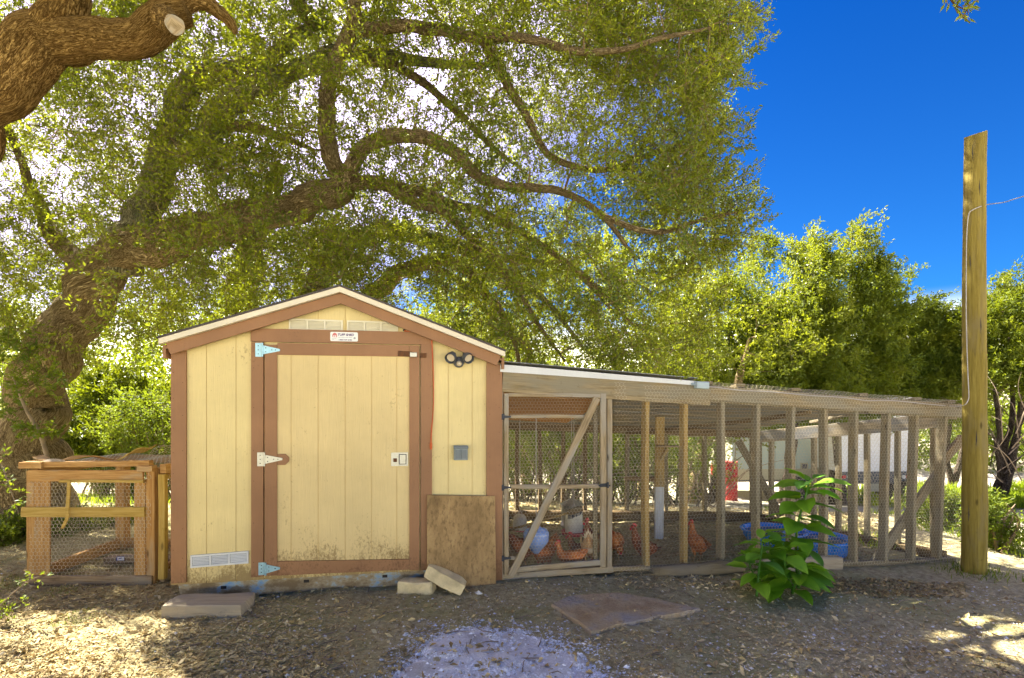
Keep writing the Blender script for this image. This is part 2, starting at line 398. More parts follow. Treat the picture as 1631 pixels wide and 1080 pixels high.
# bark
def bark(name, dark, mid, light, sc_=1.0, moss=None, st=1.0):
    m, n, l, b = newmat(name)
    n1 = noisen(n, l, coords(n, l, 'UV', (9 * sc_, 20 * sc_, 1)), 1.0, 6, .6, 1.6); n2 = noisen(n, l, coords(n, l, 'UV', (17 * sc_, 28 * sc_, 4)), 1.3, 4, .6, .8)
    r1 = mapr(n, l, mathn(n, l, 'ABSOLUTE', mathn(n, l, 'SUBTRACT', n1, .5), 0), 0, .075); r2 = mapr(n, l, mathn(n, l, 'ABSOLUTE', mathn(n, l, 'SUBTRACT', n2, .5), 0), 0, .06, .45, 1)
    fine = noisen(n, l, coords(n, l, 'UV', (30, 70, 1)), 1.5, 5, .75)
    hgt = mathn(n, l, 'ADD', mathn(n, l, 'MULTIPLY', r1, r2), mathn(n, l, 'MULTIPLY', fine, .6))
    r = ramp(n, [(.18, dark), (.62, mid), (.95, light)]); l.new(mapr(n, l, hgt, .0, 1.45), r.inputs[0]); c = r.outputs[0]
    big = noisen(n, l, coords(n, l, 'Object', (1, 1, 1)), 2.2, 4, .6)
    c = mixc(n, l, mapr(n, l, big, .5, .7, 0, .7), c, moss or light, 'MIX')
    l.new(c, b.inputs['Base Color']); b.inputs['Roughness'].default_value = .95; b.inputs['Specular IOR Level'].default_value = .1
    bump(n, l, hgt, b, st, .035); return m
M['bark'] = bark('oak_bark', (0.083, 0.052, 0.021), (0.458, 0.333, 0.161), (0.645, 0.510, 0.270), 1.25, moss=(0.312, 0.250, 0.104))
M['bark_near'] = bark('warm_oak_bark', (0.083, 0.041, 0.009), (0.404, 0.239, 0.064), (0.569, 0.376, 0.129), 1.5, moss=(0.330, 0.202, 0.055))
M['bark_moss'] = bark('lichen_oak_bark', (0.069, 0.063, 0.034), (0.368, 0.333, 0.184), (0.552, 0.506, 0.310), moss=(0.253, 0.299, 0.172))
M['bark_twig'] = plain('twig_bark', (.15, .105, .045), .9, 0, .3, 12)
M['bark_cedar'] = bark('cedar_bark', (.04, .028, .018), (.13, .095, .065), (.24, .20, .15), 1.2)
M['stick'] = plain('dead_stick', (.24, .185, .12), .9, 0, .3, 12)

def leafmat(name, stops, trans, tmix=.4, rough=.55):
    m, n, l, b = newmat(name)
    a = n.new('ShaderNodeAttribute'); a.attribute_name = 'rnd'
    f = noisen(n, l, coords(n, l, 'Object', (1, 1, 1)), .8, 3, .6)
    s = mathn(n, l, 'ADD', mathn(n, l, 'MULTIPLY', a.outputs['Fac'], .6), mathn(n, l, 'MULTIPLY', mapr(n, l, f, .3, .7), .4))
    r = ramp(n, stops); l.new(s, r.inputs[0]); l.new(r.outputs[0], b.inputs['Base Color'])
    b.inputs['Roughness'].default_value = rough; b.inputs['Specular IOR Level'].default_value = .35
    t = n.new('ShaderNodeBsdfTranslucent'); l.new(mixc(n, l, .5, r.outputs[0], trans), t.inputs[0])
    ms = n.new('ShaderNodeMixShader'); ms.inputs[0].default_value = tmix; o = n['Material Output']
    l.new(b.outputs[0], ms.inputs[1]); l.new(t.outputs[0], ms.inputs[2]); l.new(ms.outputs[0], o.inputs[0]); return m
M['oak_leaf'] = leafmat('oak_leaf', [(.08, (0.032, 0.072, 0.028)), (.3, (0.084, 0.126, 0.013)), (.58, (0.160, 0.195, 0.011)), (.78, (0.262, 0.282, 0.013)), (.95, (0.121, 0.223, 0.103))], (0.515, 0.564, 0.010), .42, .38)
M['cedar_leaf'] = leafmat('cedar_leaf', [(.1, (0.042, 0.082, 0.005)), (.5, (0.101, 0.142, 0.005)), (.9, (0.193, 0.211, 0.009))], (0.413, 0.459, 0.009), .35)
M['bush_leaf'] = leafmat('bush_leaf', [(.1, (0.040, 0.096, 0.012)), (.5, (0.113, 0.161, 0.012)), (.9, (0.242, 0.257, 0.016))], (0.403, 0.484, 0.016), .4)
M['plant_leaf'] = leafmat('broad_leaf', [(.1, (.04, .15, .02)), (.5, (.11, .28, .010)), (.9, (.24, .40, .02))], (.40, .65, .01), .35, .6)
M['grass'] = leafmat('grass_blade', [(.1, (.12, .18, .01)), (.5, (.24, .32, .015)), (.9, (.42, .45, .03))], (.6, .8, .02), .4)
M['litter'] = leafmat('dead_leaf', [(.05, (.15, .10, .04)), (.35, (.36, .265, .11)), (.65, (.54, .43, .20)), (.95, (.68, .60, .37))], (.4, .25, .1), .1, .8)
m, n, l, b = newmat('pebble'); a = n.new('ShaderNodeAttribute'); a.attribute_name = 'rnd'
r = ramp(n, [(0, (.24, .18, .08)), (.35, (.40, .34, .20)), (.7, (.56, .52, .42)), (1, (.66, .68, .70))]); l.new(a.outputs['Fac'], r.inputs[0]); l.new(r.outputs[0], b.inputs['Base Color']); b.inputs['Roughness'].default_value = .9; M['pebble'] = m
m, n, l, b = newmat('gravel_stone'); a = n.new('ShaderNodeAttribute'); a.attribute_name = 'rnd'
r = ramp(n, [(0, (.44, .45, .46)), (.5, (.66, .68, .70)), (1, (.80, .82, .85))]); l.new(a.outputs['Fac'], r.inputs[0]); l.new(r.outputs[0], b.inputs['Base Color']); b.inputs['Roughness'].default_value = .9; M['gravel_stone'] = m
m, n, l, b = newmat('gravel_fines'); f = noisen(n, l, coords(n, l, 'Object', (1, 1, 1)), 60, 6, .8); f2 = noisen(n, l, coords(n, l, 'Object', (1, 1, 1)), 3, 4, .6)
r = ramp(n, [(.3, (.46, .45, .44)), (.6, (.67, .67, .68)), (.8, (.76, .77, .79))]); l.new(f, r.inputs[0]); c = mixc(n, l, mapr(n, l, f2, .55, .7, 0, .6), r.outputs[0], (.21, .18, .13))
l.new(c, b.inputs['Base Color']); b.inputs['Roughness'].default_value = .95; bump(n, l, f, b, .8, .01); M['fines'] = m
# ground
m, n, l, b = newmat('yard_soil'); oc = coords(n, l, 'Object', (1, 1, 1))
f1 = noisen(n, l, oc, 1.1, 6, .65); f2 = noisen(n, l, oc, 22, 6, .75); f3 = noisen(n, l, oc, 95, 4, .8); f4 = noisen(n, l, oc, .45, 3, .5)
r = ramp(n, [(.30, (.24, .185, .095)), (.48, (.43, .365, .185)), (.62, (.57, .50, .28)), (.8, (.66, .61, .42))]); l.new(f2, r.inputs[0])
c = mixc(n, l, mapr(n, l, f1, .48, .62, 0, .55), r.outputs[0], (.33, .335, .12))
c = mixc(n, l, mapr(n, l, f3, .60, .70, 0, .75), c, (.50, .47, .40)); c = mixc(n, l, mapr(n, l, f3, .30, .38, .6, 0), c, (.06, .04, .02))
t = n.new('ShaderNodeTexCoord'); sp = n.new('ShaderNodeSeparateXYZ'); l.new(t.outputs['Object'], sp.inputs[0])
dr = mathn(n, l, 'MULTIPLY', mapr(n, l, sp.outputs[0], 4.4, 5.6), mapr(n, l, f1, .3, .45))
dr = mathn(n, l, 'MAXIMUM', dr, mapr(n, l, sp.outputs[1], .2, -1.6))  # unseen pale ground added behind the camera to bounce sun onto the shed
far = mapr(n, l, sp.outputs[1], 7, 9)
pale = mixc(n, l, mapr(n, l, f2, .35, .65), (.32, .28, .21), (.55, .51, .44))
c = mixc(n, l, mathn(n, l, 'MULTIPLY', mathn(n, l, 'MAXIMUM', dr, mathn(n, l, 'MULTIPLY', far, .75)), mapr(n, l, f4, .35, .55, .3, .95)), c, pale)
l.new(c, b.inputs['Base Color']); b.inputs['Roughness'].default_value = 1; b.inputs['Specular IOR Level'].default_value = .1
hh = mathn(n, l, 'ADD', f2, mathn(n, l, 'MULTIPLY', f3, .5)); bump(n, l, hh, b, .9, .03); M['ground'] = m
# flagstone
m, n, l, b = newmat('flagstone'); oc = coords(n, l, 'Object', (1, 1, 1)); f1 = noisen(n, l, oc, 3, 5, .6); f2 = noisen(n, l, oc, 40, 5, .7)
r = ramp(n, [(.35, (.34, .22, .10)), (.5, (.46, .35, .20)), (.65, (.36, .33, .29))]); l.new(f1, r.inputs[0])
c = mixc(n, l, mapr(n, l, f2, .5, .7, 0, .4), r.outputs[0], (.14, .09, .05)); l.new(c, b.inputs['Base Color']); b.inputs['Roughness'].default_value = .8; bump(n, l, mathn(n, l, 'ADD', f1, f2), b, .9, .03); M['flag'] = m
# pool plastic / water
M['pool'] = plain('pool_blue_plastic', (.005, .22, .80), .3, 0, .12)
m, n, l, b = newmat('pool_water'); b.inputs['Base Color'].default_value = (.35, .45, .42, 1); b.inputs['Roughness'].default_value = .04; b.inputs['Transmission Weight'].default_value = .5; b.inputs['IOR'].default_value = 1.33
bump(n, l, noisen(n, l, coords(n, l, 'Object', (1, 1, 1)), 14, 2, .5), b, .15, .01); M['water'] = m
# hens
def henmat(name, a_, b_, c_):
    m, n, l, b = newmat(name); oc = coords(n, l, 'Object', (1, 1, 1)); f1 = noisen(n, l, oc, 7, 4, .6); vo = n.new('ShaderNodeTexVoronoi'); vo.inputs['Scale'].default_value = 55; l.new(coords(n, l, 'Object', (.6, 1, 1.4)), vo.inputs['Vector'])
    r = ramp(n, [(.32, a_), (.5, b_), (.68, c_)]); l.new(f1, r.inputs[0]); c = mixc(n, l, mapr(n, l, vo.outputs['Distance'], .2, .7, 0, .45), r.outputs[0], tuple(x * .4 for x in a_))
    l.new(c, b.inputs['Base Color']); b.inputs['Roughness'].default_value = .7; bump(n, l, vo.outputs['Distance'], b, .5, .006); return m
M['hen'] = henmat('hen_red_feather', (.26, .07, .014), (.56, .17, .03), (.70, .29, .07))
M['hen_dark'] = henmat('hen_dark_feather', (.10, .03, .010), (.27, .075, .018), (.42, .14, .04))
M['hen_tan'] = henmat('hen_tan_feather', (.40, .19, .06), (.60, .36, .15), (.75, .58, .34))
M['hen_pale'] = plain('hen_pale_down', (.65, .55, .38), .8)
M['comb'] = plain('comb_red', (.60, .035, .05), .5)
M['beak'] = plain('beak_horn', (.5, .33, .12), .5)
M['eye'] = plain('hen_eye', (.02, .01, .005), .15)
# ---------------- ground ----------------
def axis(lo, hi, fine0, fine1, df, growth=1.16):
    a = list(np.arange(fine0, fine1, df)); x = fine1; d = df
    while x < hi: a.append(x); d *= growth; x += d
    a.append(hi); x = fine0; d = df; left = []
    while x > lo: d *= growth; x -= d; left.append(max(x, lo))
    return left[::-1] + a
gx = axis(-250, 250, -4.5, 5.5, .055); gy = axis(-60, 400, .9, 7.5, .055)
def relief(x, y):
    if x * x + y * y > 900: return 0
    v = .022 * noise.noise(Vector((x * 1.3, y * 1.3, 0))) + .014 * noise.noise(Vector((x * 4.5, y * 4.5, 3))) + .012 * noise.noise(Vector((x * 14, y * 14, 5)))
    return v
V = [(x, y, gz(x, y) + relief(x, y)) for y in gy for x in gx]; nx = len(gx)
Fg = [[j * nx + i, j * nx + i + 1, (j + 1) * nx + i + 1, (j + 1) * nx + i] for j in range(len(gy) - 1) for i in range(nx - 1)]
ground = bigmesh('ground', np.array(V), np.array(Fg), M['ground'], smooth=True, kind='structure')
ground['label'] = 'dusty brown yard ground with leaf litter and pale gravel'

# ---------------- shed ----------------
SA = R(10.45); SF = Frame((-2.353, 3.68), SA)
SL = 2.316
shed = thing('shed', (-2.353, 3.68, 0), 'cream painted wooden garden shed with brown trim and a gabled roof', 'shed')
zb = .115                                                   # foot of the siding
u_pk, z_pk = SF.uz(545, 470, .0)
def sroof(u, dz=0):                                         # underside line of the bargeboards
    uL, zL = SF.uz(252, 549, .10); uR, zR = SF.uz(804, 568, .10)
    if u < u_pk: return zL + (z_pk - zL) * (u - uL) / (u_pk - uL) + dz
    return zR + (z_pk - zR) * (uR - u) / (uR - u_pk) + dz
# front siding boards between the grooves
gr = [272, 329, 376, 421, 464, 507, 550, 592, 635, 676, 714, 752, 800]
us = [SF.uz(x, 720)[0] for x in gr]; us[0] = 0; us[-1] = SL
for k in range(len(us) - 1):
    a, b_ = us[k] + .002, us[k + 1] - .002
    poly = [(a, zb), (b_, zb), (b_, sroof(b_, -.05))]
    if a < u_pk < b_: poly.append((u_pk, sroof(u_pk, -.05)))
    poly.append((a, sroof(a, -.05)))
    m = MB(); slab(m, SF, poly, -.014, 0); m.build('siding_board', M['cream'], shed)
m = MB(); slab(m, SF, [(0.01, zb + .01), (SL - .01, zb + .01), (SL - .01, sroof(SL, -.07)), (u_pk, sroof(u_pk, -.07)), (.01, sroof(0, -.07))], -.05, -.0045)
m.build('front_backing', M['groove'], shed)
D = 2.45
for side, u in (('l', 0), ('r', SL)):                        # side walls and back
    for k in range(12):
        v0, v1 = -.06 - k * D / 12, -.06 - (k + 1) * D / 12 + .004
        m = MB(); ts = sroof(u, -.06)
        vs = [SF.p(u + du, v, z) for du in ((0, .014) if side == 'l' else (-.014, 0)) for v, z in ((v0, zb), (v1, zb), (v1, ts), (v0, ts))]
        fs = [[0, 1, 2, 3], [7, 6, 5, 4], [0, 4, 5, 1], [2, 6, 7, 3], [1, 5, 6, 2], [3, 7, 4, 0]]
        m.add(vs, fs, [[(vs[i][2], (i % 4) * .1) for i in f] for f in fs]); m.build('siding_board', M['cream'], shed)
m = MB(); slab(m, SF, [(0.01, zb), (SL - .01, zb), (SL - .01, sroof(SL, -.06)), (u_pk, sroof(u_pk, -.06)), (.01, sroof(0, -.06))], -D - .08, -D - .062); m.build('back_wall', M['cream'], shed)
m = MB(); slab(m, SF, [(.02, zb + .02), (SL - .02, zb + .02), (SL - .02, zb + .05), (.02, zb + .05)], -D, -.06); m.build('floor_deck', M['dark'], shed)
# skirt
def zpx(px, py, v=0): return SF.uz(px, py, v)
m = MB(); slab(m, SF, [(.05, .0), (SL - .35, .0), (SL - .35, zb + .012), (.03, zb + .012)], -.05, -.035)
sk = m.build('foundation_skirt', M['skirt'], shed)
for px, py in ((356, 936), (488, 926), (613, 918)):
    u, z = SF.uz(px, py, -.03); m = MB(); beam(m, SF.p(u - .018, -.034, z), SF.p(u + .018, -.034, z), .008, .02, SF.n); m.build('vent_slot', M['dark'], sk)
# roof slabs: dark shingles over a white edge board
for s in (0, 1):
    uL, _ = SF.uz(250, 545, .14); uR, _ = SF.uz(806, 565, .14); ue = uL if s == 0 else uR
    A, B = (ue, sroof(ue)), (u_pk, sroof(u_pk)); t = .045
    poly = [(A[0], A[1] + .036), (B[0], B[1] + .036), (B[0], B[1] + .050), (A[0], A[1] + .050)]
    m = MB(); slab(m, SF, poly, -D - .15, .135); rf = m.build('roof', M['shingle'], shed)
    poly = [(A[0] + (.004 if s == 0 else -.004), A[1] - .001), (B[0], B[1] - .001), (B[0], B[1] + .036), (A[0] + (.004 if s == 0 else -.004), A[1] + .036)]
    m = MB(); slab(m, SF, poly, .088, .128); m.build('roof_edge_board', M['white_trim'], shed)
    a2 = A[0] + (.03 if s == 0 else -.03); h_ = .076
    poly = [(a2, A[1] + .03 * .3), (B[0], B[1] - .003), (B[0], B[1] - h_), (a2 + (.03 if s == 0 else -.03), sroof(a2) - h_)]
    m = MB(); slab(m, SF, poly, .062, .086); m.build('bargeboard', M['brown'], shed)
    m = MB(); slab(m, SF, [(ue, sroof(ue) - .0), (ue + (.02 if s == 0 else -.02), sroof(ue)), (ue + (.02 if s == 0 else -.02), sroof(ue) - .09), (ue, sroof(ue) - .09)], -D - .14, .06); m.build('eave_board', M['brown'], shed)
    poly = [(A[0] + .02 * (1 - 2 * s), sroof(A[0]) - .012), (B[0], B[1] - .006), (B[0], B[1] - .02), (A[0] + .02 * (1 - 2 * s), sroof(A[0]) - .028)]
    m = MB(); slab(m, SF, poly, -D - .14, .06); m.build('soffit', M['brown'], shed)
# trims
def trim(name, px0, py0, px1, py1, v0=.002, v1=.022, mat='brown', parent=None, top=None):
    pm = ((px0 + px1) / 2, (py0 + py1) / 2)
    u0 = SF.uz(px0, pm[1], v1)[0]; u1 = SF.uz(px1, pm[1], v1)[0]; z1 = SF.uz(pm[0], py0, v1)[1]; z0 = SF.uz(pm[0], py1, v1)[1]
    m = MB(); poly = [(u0, z0), (u1, z0), (u1, z1), (u0, z1)]
    if top: poly = [(u0, z0), (u1, z0), (u1, top(u1)), (u0, top(u0))]
    slab(m, SF, poly, v0, v1); return m.build(name, M[mat], parent or shed)
tl = lambda u: sroof(u, -.065)
trim('corner_trim', 272, 560, 296, 929, top=tl); trim('corner_trim', 775, 570, 800, 925, top=tl)
trim('door_jamb', 400, 545, 419.5, 919); trim('door_jamb', 670, 548, 688, 908)
trim('door_header', 399, 526, 688, 546.5, .002, .026)
# nails
nm = MB()
for px, ys in ((276, range(590, 925, 42)), (291, range(610, 925, 57)), (404, range(590, 900, 61)), (683, range(590, 900, 55)), (795, range(590, 780, 52)), (780, range(600, 780, 64))):
    for y in ys:
        u, z = SF.uz(px, y + random.uniform(-8, 8), .022); q = SF.p(u, .0235, z); r_ = .003
        nm.add([q + SF.e * (r_ * math.cos(k * 1.047)) + Vector((0, 0, r_ * math.sin(k * 1.047))) for k in range(6)], [[0, 1, 2, 3, 4, 5]])
nm.build('nail_heads', M['rust'], shed, kind='stuff')
# door
du0, dz1 = SF.uz(421, 547.5, .03); du1 = SF.uz(668.5, 720, .03)[0]; dz0 = SF.uz(545, 912, .03)[1]; dz1 = SF.uz(545, 549, .03)[1]
m = MB(); slab(m, SF, [(du0 + .01, dz0 + .01), (du1 - .01, dz0 + .01), (du1 - .01, dz1 - .01), (du0 + .01, dz1 - .01)], 0.003, .0185)
door = m.build('door', M['groove'], shed)
dg = [440, 464, 507, 550, 592, 632, 653]; dus = [SF.uz(x, 720, .018)[0] for x in dg]
for k in range(6):
    m = MB(); slab(m, SF, [(dus[k] + .002, dz0 + .02), (dus[k + 1] - .002, dz0 + .02), (dus[k + 1] - .002, dz1 - .05), (dus[k] + .002, dz1 - .05)], .012, .022)
    m.build('door_board', M['cream_door'], door)
def dtrim(name, px0, py0, px1, py1, v0=.012, v1=.036): return trim(name, px0, py0, px1, py1, v0, v1, 'brown', door)
dtrim('door_stile', 421.5, 549, 441, 917); dtrim('door_stile', 652, 550, 668, 908)
dtrim('door_rail', 441.5, 548, 651.5, 566.5)
# sagging bottom rail follows the tilted foot of the door
ua, za = SF.uz(441.5, 917, .036); ub, zb2 = SF.uz(651.5, 907.5, .036); ha = .088
m = MB(); slab(m, SF, [(ua, za), (ub, zb2), (ub, zb2 + ha - .012), (ua, za + ha + .012)], .012, .036); m.build('door_rail', M['brown'], door)
# octagonal pad behind the middle hinge
u0, z0 = SF.uz(441.5, 741, .036); u1, z1 = SF.uz(460, 723, .036); c_ = .025
m = MB(); slab(m, SF, [(u0, z0), (u1 - c_, z0), (u1, z0 + c_), (u1, z1 - c_), (u1 - c_, z1), (u0, z1)], .024, .0355); m.build('hinge_pad', M['brown'], door)
def hinge(px0, py0, px1, py1, mat):
    u0, z1 = SF.uz(px0, py0, .038); _, z0 = SF.uz(px0, py1, .038); u1 = SF.uz(px1, py1, .038)[0]; uk = u0 + .052; zm = (z0 + z1) / 2
    m = MB(); slab(m, SF, [(u0, z0), (u0 + .044, z0), (u0 + .044, z1), (u0, z1)], .0255, .029)
    beam(m, SF.p(uk - .003, .040, z0), SF.p(uk - .003, .040, z1), .012, .012, SF.n)
    slab(m, SF, [(uk, zm - .032), (u1, zm - .007), (u1, zm + .007), (uk, zm + .032)], .0375, .0405)
    h_ = m.build('hinge', M[mat], door)
    for (a, b_, v) in ((u0 + .02, z0 + .02, .030), (u0 + .02, z1 - .02, .030), (u0 + .02, zm, .030), (uk + .02, zm + .014, .0415), (uk + .02, zm - .014, .0415), (uk + .06, zm, .0415), (u1 - .03, zm, .0415)):
        pass
    mm = MB()
    for (a, b_, v) in ((u0 + .02, z0 + .02, .030), (u0 + .02, z1 - .02, .030), (u0 + .02, zm, .030), (uk + .02, zm + .014, .0415), (uk + .02, zm - .014, .0415), (uk + .06, zm, .0415), (u1 - .03, zm, .0415)):
        q = SF.p(a, v, b_); mm.add([q + SF.e * (.004 * math.cos(k * 1.047)) + Vector((0, 0, .004 * math.sin(k * 1.047))) for k in range(6)], [[0, 1, 2, 3, 4, 5]])
    s_ = mm.build('hinge_screws', M['black_metal'], door); s_['kind'] = 'stuff'
hinge(406, 546, 446, 568, 'bluezinc'); hinge(409, 721, 450, 743, 'zinc'); hinge(411, 897, 446, 917, 'bluezinc')
# barrel bolt top right with its keeper
m = MB(); u0, z0 = SF.uz(634, 563, .038); u1 = SF.uz(656, 563, .038)[0]; beam(m, SF.p(u0, .039, z0), SF.p(u1, .039, z0 - .004), .006, .04, SF.n)
m.build('bolt_plate', M['rust'], door)
m = MB(); u0, z0 = SF.uz(653, 565, .045); u1 = SF.uz(664, 565, .045)[0]; beam(m, SF.p(u0, .045, z0), SF.p(u1, .045, z0), .02, .036, SF.n); m.build('bolt_end', M['zinc'], door)
m = MB(); u0, z0 = SF.uz(669, 566, .028); u1 = SF.uz(679, 566, .028)[0]; beam(m, SF.p(u0, .028, z0), SF.p(u1, .028, z0), .006, .034, SF.n); m.build('bolt_keeper', M['rust'], shed)
# flush latch
u0, z1 = SF.uz(623, 721, .026); u1, z0 = SF.uz(650, 742, .026)
m = MB(); slab(m, SF, [(u0, z0), (u1, z0), (u1, z1), (u0, z1)], .0225, .027); lt = m.build('latch_plate', M['zinc'], door)
m = MB(); a = u0 + .055; slab(m, SF, [(a, z0 + .012), (u1 - .012, z0 + .012), (u1 - .012, z1 - .012), (a, z1 - .012)], .0275, .029); m.build('latch_cup', M['black_metal'], door)
m = MB(); slab(m, SF, [(a + .006, z0 + .017), (u1 - .018, z0 + .017), (u1 - .018, z1 - .017), (a + .006, z1 - .017)], .0295, .033); m.build('latch_handle', M['zinc'], door)
m = MB(); lathe(m, SF.p(0, 0, 0), [(0, 0)], 3); m = MB(); slab(m, SF, [(u0 + .016, z0 + .03), (u0 + .042, z0 + .03), (u0 + .042, z0 + .058), (u0 + .016, z0 + .058)], .0275, .031); m.build('latch_lock', M['rust'], door)
# vents
def vent(px0, py0, px1, py1, mat, tilt=0):
    u0, z1 = SF.uz(px0, py0, .012); _, z0 = SF.uz(px0, py1, .012); u1 = SF.uz(px1, (py0 + py1) / 2, .012)[0]
    dz = tilt; m = MB(); w_ = u1 - u0; b_ = .012; n = 3; cell = (w_ - b_ * (n + 1)) / n
    zz = lambda u: dz * (u - u0) / w_
    slab(m, SF, [(u0, z0), (u1, z0 + dz), (u1, z0 + dz + b_), (u0, z0 + b_)], .001, .012); slab(m, SF, [(u0, z1 - b_), (u1, z1 + dz - b_), (u1, z1 + dz), (u0, z1)], .001, .012)
    for k in range(n + 1):
        a = u0 + k * (cell + b_); slab(m, SF, [(a, z0 + b_ + zz(a)), (a + b_, z0 + b_ + zz(a)), (a + b_, z1 - b_ + zz(a)), (a, z1 - b_ + zz(a))], .001, .0115)
    f_ = m.build('vent', M[mat], shed)
    ns = 6
    for k in range(n):
        a = u0 + b_ + k * (cell + b_) + .001
        m = MB(); slab(m, SF, [(a, z0 + b_ + zz(a)), (a + cell - .002, z0 + b_ + zz(a)), (a + cell - .002, z1 - b_ + zz(a)), (a, z1 - b_ + zz(a))], .0005, .002)
        for j in range(ns):
            q = z0 + b_ + (z1 - z0 - 2 * b_) * (j + .5) / ns + zz(a)
            beam(m, SF.p(a, .0065, q), SF.p(a + cell - .002, .0065, q), .0022, (z1 - z0 - 2 * b_) / ns * .75, SF.n + Vector((0, 0, .9)), ch=.0005)
        m.build('louvre_panel', M[mat], f_)
vent(460, 507, 546, 525.5, 'vent', -.004); vent(552.5, 510, 634, 529, 'vent', -.004); vent(303, 885, 395.5, 905, 'vent_white', .012)
# name plate
def text(body, size, pos, mat, parent, name, fr=SF, depth=.0006, bold=True, shear=0.0, sx=1.0, align='LEFT'):
    c = bpy.data.curves.new(name, 'FONT'); c.body = body; c.size = size; c.extrude = depth; c.align_x = align; c.shear = shear
    if bold: c.offset = size * .03
    c.space_character = .95; o = bpy.data.objects.new(name + '_tmp', c); col.objects.link(o)
    dg_ = bpy.context.evaluated_depsgraph_get(); me = bpy.data.meshes.new_from_object(o.evaluated_get(dg_))
    bpy.data.objects.remove(o)
    u, v, z = pos; og = WO[parent.name]
    for vt in me.vertices:
        x, y, zz = vt.co; vt.co = fr.p(u + x * sx, v + zz, z + y) - og
    me.materials.clear(); me.materials.append(M[mat]); return link(name, me, parent, og)
u0, z1 = SF.uz(526, 528.5, .03); u1, z0 = SF.uz(570, 544, .03); c_ = .006
m = MB(); slab(m, SF, [(u0 + c_, z0), (u1 - c_, z0), (u1, z0 + c_), (u1, z1 - c_), (u1 - c_, z1), (u0 + c_, z1), (u0, z1 - c_), (u0, z0 + c_)], .0265, .029)
sg = m.build('name_plate', M['sign'], shed, label='small white name plate with a red barn emblem above the door')
W_ = u1 - u0; Hh = z1 - z0
text('TUFF SHED', .0225, (u0 + .285 * W_ - .005, .0292, z0 + .60 * Hh), 'ink_purple', sg, 'brand_lettering', shear=.15, sx=1.07)
text('1-800-TUFF SHED', .0105, (u0 + .30 * W_, .0292, z0 + .10 * Hh), 'ink_purple', sg, 'phone_lettering', sx=1.25)
m = MB()
for a_, b_ in ((.29, .37), (.39, .52), (.54, .64), (.66, .80)): beam(m, SF.p(u0 + a_ * W_, .0291, z0 + .42 * Hh), SF.p(u0 + b_ * W_, .0291, z0 + .42 * Hh), .0004, .0026, SF.n, ch=.0001)
for a_, b_, c_ in ((.05, .22, .27), (.05, .14, .16)): beam(m, SF.p(u0 + a_ * W_, .0291, z0 + c_ * Hh), SF.p(u0 + b_ * W_, .0291, z0 + c_ * Hh), .0004, .0022, SF.n, ch=.0001)
m.build('fine_print', M['ink_grey'], sg)
m = MB(); q = SF.p(u0 + .88 * W_, .0293, z0 + .36 * Hh); m.add([q + SF.e * (.008 * math.cos(k * .5236)) + Vector((0, 0, .008 * math.sin(k * .5236))) for k in range(12)], [list(range(12))]); m.build('round_seal', M['ink_grey'], sg)
bx, bz, bw = u0 + .08 * W_, z0 + .42 * Hh, .16 * W_
m = MB(); slab(m, SF, [(bx, bz), (bx + bw, bz), (bx + bw * 1.04, bz + .25 * Hh), (bx + bw * .85, bz + .42 * Hh), (bx + bw * .5, bz + .50 * Hh), (bx + bw * .15, bz + .42 * Hh), (bx - bw * .04, bz + .25 * Hh)], .0290, .0296); bar = m.build('barn_emblem', M['ink_red'], sg)
for k in (.3, .7):
    m = MB(); slab(m, SF, [(bx + bw * (k - .13), bz + .03 * Hh), (bx + bw * (k + .13), bz + .03 * Hh), (bx + bw * (k + .13), bz + .2 * Hh), (bx + bw * (k - .13), bz + .2 * Hh)], .0296, .0299); m.build('emblem_door', M['sign'], sg)
# twin floodlight
lu, lz = SF.uz(731, 572, .03)
def vtube(mb, p, q, r0, r1, sides=14, **k): tube(mb, [p, q], [r0, r1], sides, **k)
m = MB(); tube(m, [SF.p(lu, .001, lz - .022), SF.p(lu, .022, lz - .022), SF.p(lu, .034, lz - .022)], [.042, .042, .030], 18); fl = m.build('floodlight', M['lamp_grey'], shed, smooth=True)
m = MB(); tube(m, [SF.p(lu, .034, lz - .032), SF.p(lu, .055, lz - .034), SF.p(lu, .065, lz - .036)], [.020, .020, .006], 12); m.build('motion_sensor', M['lens'], fl, smooth=True)
for s in (-1, 1):
    c0 = SF.p(lu + s * .012, .035, lz + .004); c1 = SF.p(lu + s * .040, .035, lz + .024); c2 = SF.p(lu + s * .072, .095, lz - .004)
    m = MB(); tube(m, [c0, c1], .009, 8); tube(m, [SF.p(lu + s * .036, .025, lz + .036), SF.p(lu + s * .048, .045, lz + .028), SF.p(lu + s * .060, .072, lz + .012), c2], [.012, .030, .040, .041], 18, cap=False)
    hd = m.build('lamp_head', M['lamp_grey'], fl, smooth=True)
    m = MB(); d_ = (c2 - SF.p(lu + s * .060, .072, lz + .012)).normalized(); tube(m, [c2 - d_ * .022, c2 - d_ * .016], .030, 18); m.build('lamp_lens', M['lens'], fl)
# outlet box
ou0, oz1 = SF.uz(723, 710, .04); ou1, oz0 = SF.uz(745, 732.5, .04)
m = MB(); uc = (ou0 + ou1) / 2; beam(m, SF.p(uc, .028, oz0), SF.p(uc, .028, oz1), .052, ou1 - ou0, SF.n, ch=.008); ob_ = m.build('outlet_box', M['outlet'], shed)
for s in (-1, 1):
    m = MB(); beam(m, SF.p(uc + s * .0215, .056, oz0 + .012), SF.p(uc + s * .0215, .056, oz1 - .03), .006, .038, SF.n, ch=.002); m.build('outlet_flap', M['outlet_dark'], ob_)
m = MB(); beam(m, SF.p(ou0 - .003, .05, oz1 - .012), SF.p(ou1 + .003, .05, oz1 - .012), .022, .02, SF.n, ch=.004); m.build('outlet_hood', M['outlet_dark'], ob_)
